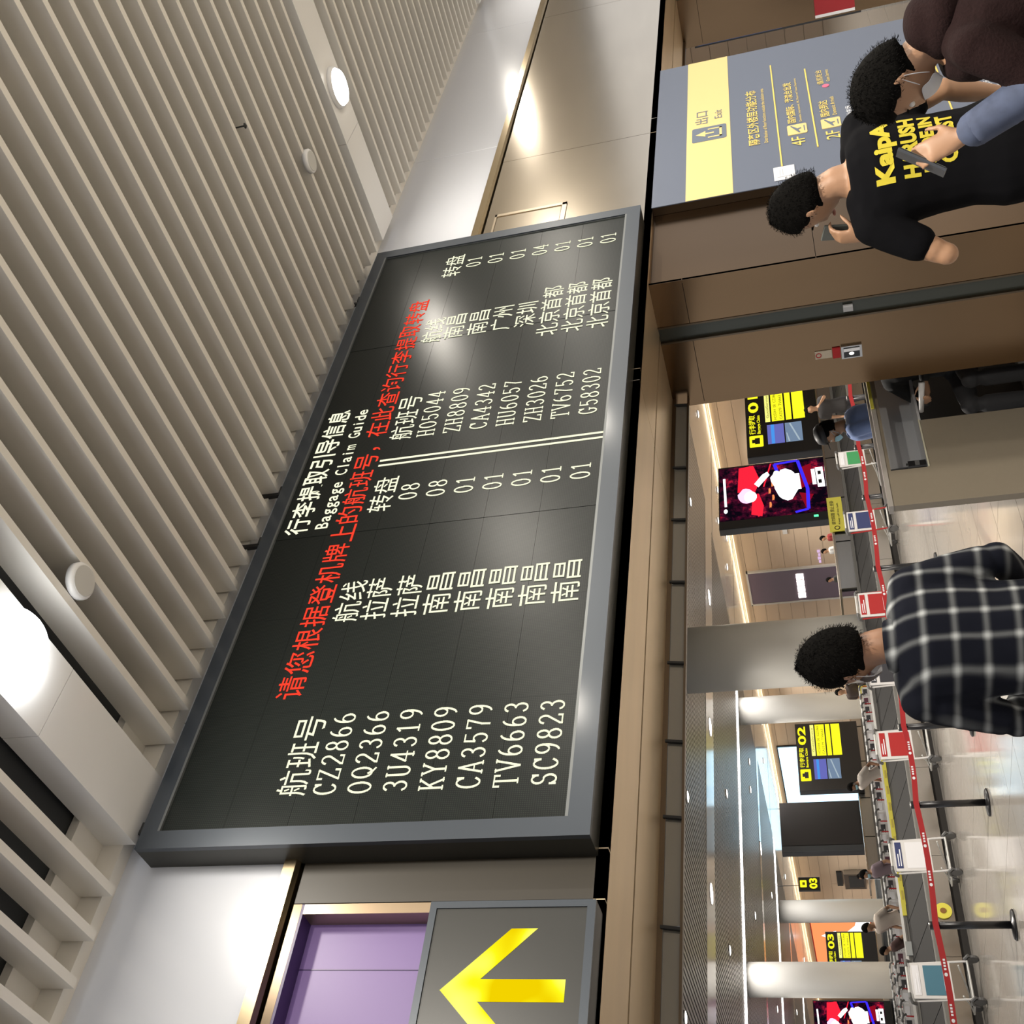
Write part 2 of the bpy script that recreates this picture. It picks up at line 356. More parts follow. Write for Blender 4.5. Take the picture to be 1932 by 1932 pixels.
# smoked glass smoke-curtain hanging behind the soffit
glass_d = mat('smoked_glass', (.17, .16, .135), .15, 0, spec=.8, coat=.6)
gl = struct('trim_1', MB().box(-8, 30, 6.28, 6.36, 2.765, 2.86), bronze_d)
jx = [-1.6, -.6, .5, 1.4, 2.3, 3.2, 3.95, 4.54, 5.23, 6.04, 6.75, 7.41, 8.3]
for a, b in zip(jx[:-1], jx[1:]):
    part('glass_pane', MB().box(a+.012, b-.012, 6.295, 6.31, 2.655, 2.78), glass_d, gl)
    part('pane_clamp', MB().prism_y([(b-.010, 2.78), (b+.010, 2.78), (b-.005, 2.66), (b-.025, 2.66)], 6.27, 6.292), blackm_m, gl)
part('glass_channel', MB().box(-8, 8.4, 6.28, 6.33, 2.645, 2.662), bronze_d, gl)

# bronze piers
def pier(x0, x1, name):
    p = struct(name, MB().box(x0+.03, x1-.03, 5.06, 6.35, FZ, 2.80), joint_m)
    X = x0
    for z0, z1 in ((FZ, 2.51), (2.515, 2.80)):
        part('pier_panel', MB().box(X, X+.03, 5.03, 5.475, z0, z1), bronze_m, p)
        part('pier_panel', MB().box(X, X+.03, 5.66, 6.38, z0, z1), bronze_m, p)
    part('channel', MB().box(X+.025, X+.03, 5.475, 5.66, FZ, 2.80), groove_m, p)
    part('channel_lip', MB().box(X-.006, X+.03, 5.475, 5.492, FZ, 2.8).box(X-.006, X+.03, 5.643, 5.66, FZ, 2.8), bronze_d, p)
    k = x0
    while k < x1-.1:
        e = min(k+1.5, x1)
        part('pier_panel', MB().box(k+.003, e-.003, 5.03, 5.06, FZ, 1.39), bronze_m, p)
        part('pier_panel', MB().box(k+.003, e-.003, 5.03, 5.06, 1.395, 2.80), bronze_m, p)
        part('pier_panel', MB().box(k+.003, e-.003, 6.35, 6.38, FZ, 2.80), bronze_m, p)
        k = e
    part('pier_panel', MB().box(x1-.03, x1, 5.03, 6.38, FZ, 2.80), bronze_m, p)
    return p
p1 = pier(8.40, 13.0, 'wall_centre'); p2 = pier(17.3, 22.5, 'wall_side')
# call point in the pier's side
t = thing('call_point', 'small red and white alarm call point with notice on the bronze pier', 'alarm', (8.38, 6.0, 1.08))
part('backplate', MB().box(8.376, 8.398, 5.945, 6.075, 1.08, 1.255), steel_m, t)
part('black_window', MB().box(8.37, 8.378, 5.96, 6.06, 1.10, 1.235), black_m, t)
part('notice_strip', MB().box(8.366, 8.371, 5.965, 5.995, 1.10, 1.235), ink_w, t)
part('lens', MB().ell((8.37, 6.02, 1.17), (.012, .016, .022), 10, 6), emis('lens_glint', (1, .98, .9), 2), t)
part('red_label', MB().box(8.384, 8.398, 5.955, 6.06, 1.262, 1.33), red_m, t)
part('notice', MB().box(8.390, 8.398, 5.97, 6.05, 1.335, 1.48), mat('notice_beige', (.42, .36, .28), .5), t)
part('notice_ring', MB().tube([(8.388, 6.01+.022*math.cos(a*PI/6), 1.45+.022*math.sin(a*PI/6)) for a in range(13)], .004, 5), red_m, t)
tag(part('holder', MB().bbox(8.38, 8.424, 5.53, 5.60, 1.13, 1.21, .01), mat('holder_grey', (.32, .32, .33), .4), None) if False else put('door_holder', MB().bbox(8.385, 8.424, 5.535, 5.60, 1.13, 1.21, .01).mesh('door_holder'), mat('holder_grey', (.32, .32, .33), .4)), 'small grey metal catch inside the dark channel of the pier', 'catch')
# red and black poster on the far pier
t = thing('poster_board', 'dark red poster board with black lower strip on the far bronze pier', 'poster', (17.2, 6.4, 0))
part('red_sheet', MB().box(17.255, 17.29, 5.75, 6.34, .30, .86), mat('poster_red', (.30, .012, .018), .5), t)
part('edge', MB().box(17.25, 17.255, 6.30, 6.34, .30, .86), ink_w, t)

# ---------------------------------------------------------------- ceiling lamps in the beams
def downlight(x, y, glare=False):
    if glare:
        t = thing('ceiling_downlight', 'round glaring white downlight in the ceiling beam nearest the camera', 'lamp', (x, y, 5.45))
    elif x < 12 and y > 3:
        t = thing('ceiling_downlight', 'round lit downlight in the white ceiling beam right of the flight board', 'lamp', (x, y, 5.45))
    else:
        t = thing('ceiling_downlight', 'round recessed downlight in a white ceiling beam behind the viewer', 'lamp', (x, y, 5.45), group='downlights outside the frame')
    part('rim', MB().lathe([(.185, .03), (.195, .07), (.175, .07)], (x, y, 5.45)), beam_m, t, True)
    R = .21 if glare else .17
    part('diffuser', MB().lathe([(R*.55, -.012), (R*.9, 0), (R, .03), (R, .068)], (x, y, 5.45), 32), lampbig_e if glare else lamp_e, t, True)
downlight(3.2, 3.38, True); downlight(10.02, 3.35)
for X in (3.2, 10.02, 16.85):
    for Y in (0, -3.4): downlight(X, Y)
for (x, y, lb) in ((3.82, 3.54, 'round white ceiling speaker on the slats above the flight board'), (8.80, 3.50, 'round white ceiling speaker beside the right hand ceiling beam'), (13.1, 2.30, 'small white round ceiling speaker near the upper right corner')):
    t = thing('ceiling_speaker', lb, 'speaker', (x, y, 5.5))
    part('housing', MB().lathe([(.095, 0), (.105, .012), (.105, .04)], (x, y, 5.485)), beam_m, t, True)
    part('grille', MB().lathe([(.085, -.004), (.09, .002)], (x, y, 5.485)), mat('grille', (.60, .59, .56), .6), t)
tag(put('sprinkler_head', MB().lathe([(.006, 0), (.022, .01), (.022, .014), (.006, .02), (.006, .28)], (7.85, 2.75, 5.46), 10).mesh('sprinkler_head'), blackm_m), 'tiny dark sprinkler head between the ceiling slats', 'sprinkler')

# ================================================================ FLIGHT BOARD
FB = 4.73
bd = thing('flight_board', 'large black LED baggage claim board with white and red text under the ceiling', 'sign', (6.1, 4.93, 2.85))
BX0, BX1, BZ0, BZ1 = 2.89, 9.31, 2.85, 5.43
IX0, IX1, IZ0, IZ1 = 3.0, 9.19, 2.97, 5.33
part('cabinet', MB().box(BX0, BX1, FB+.035, YF-.002, BZ0, BZ1), board_side, bd)
def bezel(x0, x1, z0, z1, ix0, ix1, iz0, iz1):
    m = MB(); y0 = FB; y1 = FB+.035
    for (o1, o2, i1, i2) in (((x0, z0), (x1, z0), (ix0, iz0), (ix1, iz0)), ((x1, z0), (x1, z1), (ix1, iz0), (ix1, iz1)), ((x1, z1), (x0, z1), (ix1, iz1), (ix0, iz1)), ((x0, z1), (x0, z0), (ix0, iz1), (ix0, iz0))):
        yield MB().add([(o1[0], y0, o1[1]), (o2[0], y0, o2[1]), (i2[0], y0, i2[1]), (i1[0], y0, i1[1]),
                        (o1[0], y1, o1[1]), (o2[0], y1, o2[1]), (i2[0], y1, i2[1]), (i1[0], y1, i1[1])],
                       [(0, 1, 2, 3), (4, 7, 6, 5), (0, 4, 5, 1), (2, 6, 7, 3), (1, 5, 6, 2), (0, 3, 7, 4)])
for b in bezel(BX0, BX1, BZ0, BZ1, IX0, IX1, IZ0, IZ1): part('bezel', b, board_frame, bd)
lip = mat('bezel_lip', (.16, .17, .17), .35, .4)
part('inner_lip', MB().box(IX0, IX1, FB+.001, FB+.02, IZ0, IZ0+.016).box(IX0, IX1, FB+.001, FB+.02, IZ1-.016, IZ1).box(IX0, IX0+.006, FB+.012, FB+.02, IZ0, IZ1).box(IX1-.006, IX1, FB+.012, FB+.02, IZ0, IZ1), lip, bd)
nx = 8; nz = 6; mw = (IX1-IX0-.02)/nx; mh = (IZ1-IZ0-.03)/nz
for i in range(nx):
    for j in range(nz):
        a = IX0+.01+i*mw; c = IZ0+.015+j*mh
        part('led_module', MB().box(a+.0008, a+mw-.0008, FB+.016+.0012*((i*7+j*3) % 3), FB+.034, c+.0008, c+mh-.0008), ledp_m, bd)
YT = FB+.0145
def ledt(name, mb, m=None): return part(name, mb, m or ledw_m, bd)
ledt('title_text', text_cells('行李提取引导信息', 5.355, .1795, 5.085, .185, YT, bold=.012))
mb = MB()
for i, ch in enumerate('Baggage Claim Guide'):
    if ch == ' ': continue
    me = text_raw(ch, .012); co = [v.co.copy() for v in me.vertices]; a0 = min(c.x for c in co); a1 = max(c.x for c in co)
    k = .138; wx = min(.062, .066*(a1-a0)/.5); wx = max(wx, .014) if ch in 'li' else .060
    mb.add([(5.39+i*.0722+(.0722-wx)/2+(c.x-a0)*wx/(a1-a0), YT, 4.935+c.y*k) for c in co], [tuple(p.vertices) for p in me.polygons])
ledt('subtitle_text', mb)
ledt('instruction_text', text_cells('请您根据登机牌上的航班号，在此查询行李提取转盘', 3.875, .1925, 4.705, .18, YT, bold=.004), ledr_m)
for k, xx in enumerate((3.19, 6.30)): ledt('column_heading', text_cells('航班号', xx, .186, 4.485, .185, YT))
for xx in (4.47, 7.585): ledt('column_heading', text_cells('航线', xx, .187, 4.485, .18, YT))
for xx in (5.50, 8.63): ledt('column_heading', text_cells('转盘', xx, .192, 4.485, .18, YT))
rowsL = (('CZ2866', '拉萨', '08'), ('OQ2366', '拉萨', '08'), ('3U4319', '南昌', '01'), ('KY8809', '南昌', '01'), ('CA3579', '南昌', '01'), ('TV6663', '南昌', '01'), ('SC9823', '南昌', '01'))
rowsR = (('HO5044', '南昌', '01'), ('ZH8809', '南昌', '01'), ('CA4342', '广州', '01'), ('HU6057', '深圳', '04'), ('ZH3026', '北京首都', '01'), ('TV6752', '北京首都', '01'), ('G58302', '北京首都', '01'))
for i in range(7):
    z = 4.305-.2085*i
    for (a, b, c), x0, rc, cc in ((rowsL[i], 3.185, 4.66, 5.59), (rowsR[i], 6.30, 7.79, 8.735)):
        ledt('flight_number', stroke_text(a, x0, .0955, z, .138, YT, .0135))
        ledt('route_name', text_cells(b, rc-.0945*len(b), .189, z-.012, .178, YT))
        ledt('carousel_number', stroke_text(c, cc, .097, z, .138, YT, .0135))
ledt('divider_line', MB().box(6.012, 6.032, YT-.001, YT, 2.985, 4.685)); ledt('divider_line', MB().box(6.068, 6.088, YT-.001, YT, 2.985, 4.685))
for x in (3.02, 5.35, 5.9, 8.55): part('hanger_bracket', MB().box(x, x+.07, FB+.05, FB+.16, BZ1, BZ1+.055).box(x+.02, x+.05, FB+.09, FB+.12, BZ1+.05, 5.9), black_m, bd)

# inspection hatch in the fascia, right of the board
t = thing('inspection_hatch', 'flush steel inspection hatch in the fascia right of the flight board', 'hatch', (9.6, YF, 3.6))
part('door', MB().box(9.33, 9.97, YF-.006, YF, 3.70, 4.36), gold_m, t)
part('frame', MB().box(9.33, 10.03, YF-.012, YF-.001, 4.365, 4.385).box(9.33, 10.03, YF-.012, YF-.001, 3.645, 3.69).box(9.985, 10.03, YF-.012, YF-.001, 3.645, 4.385), mat('hatch_frame', (.55, .46, .34), .3, .9), t)

# purple light box in its reveal
t = thing('purple_lightbox', 'recessed purple light box above the yellow arrow sign', 'light box', (0, YF, 3))
part('face', MB().box(-2.4, 2.60, YF+.118, YF+.13, 2.97, 4.42), purple_m, t)
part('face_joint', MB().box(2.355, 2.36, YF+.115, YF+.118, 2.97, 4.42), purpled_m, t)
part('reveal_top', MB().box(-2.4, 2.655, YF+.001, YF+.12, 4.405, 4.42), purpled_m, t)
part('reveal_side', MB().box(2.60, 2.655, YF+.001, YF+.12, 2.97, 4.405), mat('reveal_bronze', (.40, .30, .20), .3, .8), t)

# arrow sign
t = thing('arrow_sign', 'square black light sign with a large yellow upward arrow', 'sign', (2.14, 4.9, 2.8))
part('case', MB().bbox(1.70, 2.575, 4.795, YF-.001, 2.805, 3.635, .004), black_m, t)
part('face', MB().box(1.735, 2.54, 4.782, 4.797, 2.845, 3.60), mat('arrow_face', (.022, .022, .019), .35, coat=.2), t)
for b in (MB().box(1.70, 2.575, 4.775, 4.80, 2.805, 2.845), MB().box(1.70, 2.575, 4.775, 4.80, 3.60, 3.635), MB().box(1.70, 1.735, 4.775, 4.80, 2.845, 3.60), MB().box(2.54, 2.575, 4.775, 4.80, 2.845, 3.60)): part('frame_strip', b, board_frame, t)
cxA = 2.14
half = [(0, 3.515), (.295, 3.205), (.295, 3.075), (.052, 3.325), (.052, 2.92)]
pts = [(cxA+x, z) for x, z in half]+[(cxA-x, z) for x, z in half[::-1][:-1]]
am = MB(); Yq = 4.7805; n = len(pts)
am.add([(x, Yq, z) for x, z in pts], [(0, 8, 7, 6), (0, 6, 5)][0:0])
am = MB()
def q(*p): am.add([(x, Yq, z) for x, z in p], [tuple(range(len(p)))])
for s in (1, -1):
    q((cxA, 3.515), (cxA+s*.295, 3.205), (cxA+s*.295, 3.075), (cxA+s*.052, 3.325), (cxA, 3.325))
    q((cxA, 3.325), (cxA+s*.052, 3.325), (cxA+s*.052, 2.92), (cxA, 2.92))
def arrow_mat():
    m = bpy.data.materials.new('arrow_lit'); m.use_nodes = True; nt = m.node_tree; nt.nodes.clear()
    tc = nt.nodes.new('ShaderNodeTexCoord'); nz = nt.nodes.new('ShaderNodeTexNoise'); nz.inputs['Scale'].default_value = 4.5; nz.inputs['Detail'].default_value = 1
    rp = nt.nodes.new('ShaderNodeValToRGB'); rp.color_ramp.elements[0].color = (.86, .62, 0, 1); rp.color_ramp.elements[0].position = .36; rp.color_ramp.elements[1].color = (1, 1, .26, 1); rp.color_ramp.elements[1].position = .62
    k = rp.color_ramp.elements.new(.46); k.color = (1, .93, .01, 1)
    e = nt.nodes.new('ShaderNodeEmission'); o = nt.nodes.new('ShaderNodeOutputMaterial'); e.inputs[1].default_value = 1.05
    nt.links.new(tc.outputs['Object'], nz.inputs['Vector']); nt.links.new(nz.outputs['Fac'], rp.inputs[0]); nt.links.new(rp.outputs[0], e.inputs[0]); nt.links.new(e.outputs[0], o.inputs[0]); return m
part('arrow', am, arrow_mat(), t)

# exit directory panel in front of the pier
EY = YF
t = thing('exit_directory', 'tall slate and yellow exit directory panel with floor information', 'sign', (11.2, EY, FZ))
part('panel', MB().box(9.6, 12.86, EY, EY+.008, FZ, 2.795), sky_blue, t)
part('backing', MB().box(9.615, 12.85, EY+.008, EY+.098, FZ, 2.79), bronze_d, t)
part('yellow_band', MB().box(9.6, 12.86, EY-.003, EY, 2.035, 2.475), sign_yel, t)
ye = EY-.006
part('exit_icon', MB().prism_y(rrect(10.79, 11.11, 2.075, 2.42, .025), ye, EY-.003), ink_b, t)
ar = MB()
for poly in (((10.95, 2.385), (10.885, 2.285), (11.015, 2.285)), ((10.935, 2.285), (10.965, 2.285), (10.965, 2.20), (10.935, 2.20)),
             ((10.845, 2.26), (10.87, 2.26), (10.87, 2.12), (10.845, 2.12)), ((11.03, 2.26), (11.055, 2.26), (11.055, 2.12), (11.03, 2.12)), ((10.845, 2.145), (11.055, 2.145), (11.055, 2.12), (10.845, 2.12))):
    ar.add([(x, ye-.002, z) for x, z in poly], [tuple(range(len(poly)))])
part('exit_arrow', ar, sign_yel, t)
def tx(name, s, x0, x1, z0, z1, m, y=ye, bold=0): return part(name, text_fit(s, x0, x1, z0, z1, y, bold), m, t)
tx('text', '出口', 11.20, 11.50, 2.255, 2.39, ink_b); tx('text', 'Exit', 11.27, 11.47, 2.115, 2.19, ink_b)
tx('text', '隔离区外楼层功能分布', 10.49, 11.77, 1.755, 1.87, ink_y, bold=.01)
tx('text', 'Distribution of floor functions outside the isolation area', 10.49, 11.77, 1.68, 1.715, ink_y)
part('rule', MB().box(9.94, 12.34, ye, EY, 1.572, 1.586), ink_y, t); part('rule', MB().box(10.20, 12.06, ye, EY, 1.228, 1.242), ink_y, t)
tx('text', '4F', 10.30, 10.49, 1.34, 1.465, ink_y); tx('text', '2F', 10.30, 10.48, 1.02, 1.145, ink_y)
tx('text', '国内国际、港澳台出发', 10.81, 11.79, 1.395, 1.48, ink_y, bold=.01); tx('text', 'Domestic, International, HK, Macao and Taiwan Departures', 10.81, 11.86, 1.335, 1.365, ink_y)
tx('text', '国内到达', 10.81, 11.18, 1.075, 1.165, ink_y, bold=.01); tx('text', 'Domestic Arrivals', 10.81, 11.24, 1.01, 1.05, ink_y)
tx('text', '值机柜台', 11.58, 11.94, 1.075, 1.14, ink_y); tx('text', 'Gate Service', 11.62, 11.92, 1.01, 1.045, ink_y)
part('dot', MB().prism_y([(11.53+.035*math.cos(a*PI/6), 1.06+.035*math.sin(a*PI/6)) for a in range(12)], ye, EY), ink_p, t)
tx('text', '停车场', 10.73, 10.95, .86, .925, ink_w, bold=.01); tx('text', 'Parking', 10.73, 10.90, .79, .83, ink_w)
tx('text', '长途汽车站', 10.75, 11.10, .64, .71, ink_w, bold=.01); tx('text', 'Coach', 10.75, 10.95, .57, .61, ink_w)
tx('text', '地铁', 10.82, 11.0, .16, .23, ink_w); tx('text', 'Metro', 10.82, 11.0, .10, .14, ink_w)
def icon(x0, z0, s, m, glyph):
    part('icon_plate', MB().prism_y(rrect(x0, x0+s*1.15, z0, z0+s, .02), ye, EY), m, t)
    if glyph == 'plane':
        pl = [(.1, .35), (.85, .85), (.92, .80), (.55, .42), (.60, .18), (.50, .18), (.42, .36), (.12, .26)]
        g = MB(); g.add([(x0+s*1.15*a, ye-.002, z0+s*(.15+b*.8)) for a, b in pl], [tuple(range(len(pl)))])
        g.box(x0+.05, x0+s*1.15-.05, ye-.002, ye, z0+.02, z0+.03)
    else:
        g = text_fit(glyph, x0+.05, x0+s*1.15-.05, z0+.05, z0+s-.03, ye-.002, .01)
    part('icon_mark', g, ink_b, t)
icon(10.55, 1.305, .185, sign_yel, 'plane'); icon(10.55, .99, .18, sign_yel, 'plane'); icon(10.55, .78, .14, ink_w, 'P'); icon(10.55, .58, .13, ink_w, 'B'); icon(10.62, .10, .13, ink_w, 'M'); icon(10.57, -.27, .18, sign_yel, 'plane'); icon(10.55, -.47, .14, ink_w, 'B')
t_ = t
for a in (('国内到达', 10.80, 11.10, -.18, -.09, ink_y), ('Domestic', 10.80, 11.10, -.26, -.22, ink_y), ('机场巴士', 10.75, 11.08, -.40, -.33, ink_w), ('Airport Bus', 10.75, 11.0, -.46, -.43, ink_w)): tx('text', *a)
part('rule', MB().box(10.40, 12.0, ye, EY, .005, .019), ink_y, t)
t2 = thing('paper_notice', 'small white paper notice taped to the exit directory', 'paper', (9.8, EY-.01, 1.5))
part('sheet', MB().box(9.67, 9.93, EY-.008, EY-.0035, 1.47, 1.66), ink_w, t2)
part('print', MB().box(9.72, 9.735, EY-.009, EY-.008, 1.50, 1.63).box(9.76, 9.88, EY-.009, EY-.008, 1.60, 1.606).box(9.76, 9.88, EY-.009, EY-.008, 1.575, 1.581), mat('print_grey', (.45, .46, .5), .5), t2)
NEAR[0] = False

# ================================================================ THE SETTING: baggage hall
CZ = 5.10
hc = struct('ceiling', MB().box(27, 33.2, 4.86, 80, CZ, CZ+.2).box(-8, 27, 4.86, 80, CZ+.12, CZ+.2), hceil_m)
for y in range(20, 80, 6): part('ceiling_panel_joint', MB().box(27, 33, y, y+.03, CZ-.004, CZ+.01), mat('joint_grey', (.2, .19, .18), .5), hc)
strips = []
# fine metal slats between the light strips, too many and too small to pick apart
sl = MB()
for (y0, y1) in ((4.9, 24.35), (25.75, 31.75), (32.25, 38.2), (38.8, 44.9), (45.5, 51.5), (52.1, 58.5), (59.1, 66), (66.6, 79.5)):
    x = 1.0
    while x < 26.9: sl.box(x, x+.10, y0, y1, CZ, CZ+.10); x += .16
o = part('metal_slats', sl, hslat_m, hc); o['kind'] = 'stuff'
part('white_strip', MB().box(-8, 27, 24.35, 25.75, CZ-.01, CZ+.12), hceil_m, hc)
for y0, y1, m_ in ((31.75, 32.25, strip_e), (38.2, 38.8, None), (44.9, 45.5, strip_e), (51.5, 52.1, None), (58.5, 59.1, strip_e)):
    part('light_strip' if m_ else 'white_strip', MB().box(-8, 27, y0, y1, CZ-.01, CZ+.11), m_ or hceil_m, hc)
# far side wall of long beige panels
wr = struct('wall_right', MB().box(33.06, 33.3, 4.9, 80, 0, CZ+.2), wallback_m)
pm = {}
z = 0.0; r = 0
while z < CZ-.01:
    y = 4.9 - (r % 2)*5.0
    z1 = min(z+.53, CZ)
    while y < 80:
        a = max(y, 4.9); b = min(y+12.0, 80)
        key = (round(b-a, 2), round(z1-z, 2))
        if key not in pm:
            m = MB().box(0, .06, .006, b-a-.006, .006, z1-z-.006).mesh('beige_panel'); m.materials.append(beige_m); pm[key] = m
        o = bpy.data.objects.new('beige_panel', pm[key]); COL.objects.link(o); o.location = (33.0, a, z); o.parent = wr
        y += 12.0
    z = z1; r += 1
part('cove_light', MB().box(32.86, 32.99, 4.9, 80, CZ-.05, CZ-.02), cove_e, wr)
struct('wall_back', MB().box(-8, 33.2, 80, 80.2, 0, CZ+.2), beige_m)
# door opening with purple film on the far side wall
dr = struct('door_1', MB().box(32.93, 32.99, 34.16, 36.07, 0, 4.74), mat('plum_film', (.14, .10, .14), .25))
part('door_frame', MB().box(32.90, 33, 34.08, 34.16, 0, 4.8).box(32.90, 33, 36.07, 36.15, 0, 4.8).box(32.90, 33, 34.08, 36.15, 4.74, 4.82), white_p, dr)
for i in range(4): part('bright_reflection', MB().box(32.9, 32.93, 34.45+i*.38, 34.75+i*.38, 2.50, 2.80), spot_e, dr)  # glowing rectangles stand in for bright reflections on the film
# ceiling spots of the hall (on their grid)
sp0 = None
spots_ = [(9.07, 21.4), (13.95, 21.4), (23.67, 21.4), (18.6, 21.4), (13.84, 28.46), (18.6, 28.46), (23.3, 28.46), (18.43, 35.45), (23.3, 35.45), (24.5, 35.45), (13.9, 35.45), (18.34, 42.4), (22.9, 42.4), (22.8, 53), (29.5, 22.8), (29.27, 27.5), (30.91, 27.5), (30.9, 30), (29.27, 29.9), (28.85, 41.7), (30.9, 41.7), (28.4, 50.8), (30.9, 50.8), (29.6, 57), (29.6, 62)]
spots = HALL_SPOTS; big = HALL_BIG
def spot(r):
    t = lthing('hall_downlight', '', 'lamp', (0, 0, 0))
    part('rim', MB().lathe([(r*1.05, .01), (r*1.15, .0), (r*1.15, .02)], (0, 0, -.012), 14), white_p, t)
    part('lens', MB().lathe([(r*.6, -.012), (r, 0), (r, .012)], (0, 0, -.012), 14), spot_e, t)
    return t
sA = spot(.12); sB = spot(.24)
for i, (x, y) in enumerate(spots):
    o = sA if i == 0 else copy_tree(sA); o.location = (x, y, CZ-.012); o['label'] = 'small round downlight in the baggage hall ceiling'; o['group'] = 'small downlights of the baggage hall'
for i, (x, y) in enumerate(big):
    o = sB if i == 0 else copy_tree(sB); o.location = (x, y, CZ-.016)
    o['label'] = ('large hall downlight just right of the thick white column top', 'large hall downlight in the nearest white strip, middle one', 'large hall downlight in the nearest white strip, leftmost', 'large hall downlight in the second white strip above the black screen')[i]
# white round columns
def column(name, x, y, r, lb):
    t = thing(name, lb, 'column', (x, y, 0))
    part('shaft', MB().lathe([(r, .25), (r, CZ+.1)], (x, y, 0), 40), col_m, t, True)
    part('base_ring', MB().lathe([(r+.03, 0), (r+.03, .22), (r, .25)], (x, y, 0), 40), steel_m, t, True)
column('round_column', 17.55, 21.05, .80, 'thick white round column nearest, behind the man in the plaid shirt')
column('round_column', 24.9, 32.9, .49, 'slim white round column left of the 02 hanging sign')
column('round_column', 24.4, 46.6, .47, 'slim white round column beside the hanging 03 sign')
column('round_column', 15.1, 32.9, .49, 'white round column at the left, in front of the carousel 03 sign')

# ---------------------------------------------------------------- carousels
def carousel(y0, xa, xb, lb, detail):
    t = thing('baggage_carousel', lb, 'carousel', ((xa+xb)/2, y0, 0))
    part('kick_plate', MB().box(xa+.1, xb-.1, y0+.04, y0+.10, 0, .16), joint_m, t)
    n = 14 if detail else 3; L = (xb-xa)/n
    for i in range(n): part('skirt_panel', MB().box(xa+i*L+.004, xa+(i+1)*L-.004, y0, y0+.08, .15, .50), skirt_m, t)
    part('skirt_rail', MB().prism_x([(y0-.02, .50), (y0+.1, .50), (y0+.1, .56), (y0, .56), (y0-.02, .54)], xa, xb), ledge_m, t)
    if detail:
        pl = MB(); pl.add([(0, y0+.10, .56), (.345, y0+.10, .56), (.145, y0+1.2, .86), (-.20, y0+1.2, .86), (0, y0+.10, .54), (.345, y0+.10, .54), (.145, y0+1.2, .84), (-.20, y0+1.2, .84)],
               [(0, 1, 2, 3), (7, 6, 5, 4), (0, 4, 5, 1), (1, 5, 6, 2), (2, 6, 7, 3), (3, 7, 4, 0)])
        me = pl.mesh('belt_plate', OFF[t]); me.materials.append(belt_m)
        k = 0; x = xa+.2
        while x < xb-.4:
            o = bpy.data.objects.new('belt_plate', me); COL.objects.link(o); o.parent = t; o.location = (x, 0, .006*(k % 2)); k += 1; x += .35
    else: part('belt', MB().prism_x([(y0+.10, .54), (y0+1.2, .86), (y0+1.2, .80), (y0+.10, .50)], xa, xb), belt_m, t)
    part('inner_panel', MB().box(xa, xb, y0+1.21, y0+1.25, .80, .925), ledge_m, t)
    part('ledge', MB().box(xa, xb, y0+1.2, y0+2.75, .90, .93), ledge_m, t)
    part('inner_body', MB().box(xa, xb, y0+1.30, y0+2.70, 0, .90), steel_m, t)
    part('back_belt', MB().prism_x([(y0+2.8, .86), (y0+3.9, .56), (y0+3.9, .5), (y0+2.8, .80)], xa, xb), belt_m, t)
    part('back_skirt', MB().box(xa, xb, y0+3.9, y0+3.98, 0, .56), skirt_m, t)
    return t
carousel(18.68, 3.5, 29, 'long baggage carousel with dark slatted belt nearest, behind the red barrier', True)
carousel(35.0, 14, 29, 'middle baggage carousel under the black screen and 02 sign', False)
carousel(51.0, 16, 29, 'farthest baggage carousel under the carousel 03 sign', False)
def housing(x0, x1, y0, lb, z1=1.33):
    t = thing('carousel_housing', lb, 'housing', ((x0+x1)/2, y0, 0))
    n = max(2, int((x1-x0)/1.5)); L = (x1-x0)/n
    for i in range(n): part('steel_panel', MB().box(x0+i*L+.02, x0+(i+1)*L-.02, y0, y0+.05, .93, z1-.05), steel_m, t)
    part('top', MB().box(x0-.04, x1+.04, y0-.04, y0+1.2, z1-.05, z1), skirt_m, t)
    part('rib', MB().box(x0, x1, y0+.05, y0+.1, .93, z1-.05), blackm_m, t)
    return t
housing(18.5, 28, 20.0, 'stainless housing on the nearest carousel under the red and blue screen')
housing(20.2, 28, 36.3, 'stainless housing on the middle carousel under the black screen')
housing(20, 28, 52.3, 'stainless housing on the farthest carousel', 1.2)
t = thing('yellow_notice', 'yellow notice board with black writing on the carousel housing', 'notice', (21, 20, 1.0))
part('board', MB().box(20.38, 21.62, 19.93, 19.955, 1.02, 1.38), yel_m, t)
part('text', text_fit('请勿踩踏 禁止坐卧', 20.62, 21.5, 1.22, 1.32, 19.925), blackm_m, t); part('text', text_fit('Keep off the belt', 20.62, 21.4, 1.10, 1.16, 19.925), blackm_m, t)
part('symbol', MB().tube([(20.5+.06*math.cos(a*PI/6), 19.925, 1.2+.06*math.sin(a*PI/6)) for a in range(13)], .01, 5), blackm_m, t)
t = thing('yellow_banner', 'yellow safety banner stuck along the inner edge of the carousel', 'banner', (11.9, 19.87, .9))
part('film', MB().box(10.3, 14.2, 19.86, 19.885, .845, .935), yel_m, t)
for i in range(10): part('mark', MB().box(10.6+i*.37, 10.78+i*.37, 19.856, 19.859, .87, .91), mat('banner_print', (.55, .45, .08), .5), t)
tag(put('label_plate', MB().box(9.55, 9.8, 19.84, 19.87, .84, .96).mesh('label_plate'), mat('label_grey', (.42, .44, .43), .4)), 'pale label plate on the carousel edge, left of the yellow banner', 'label')

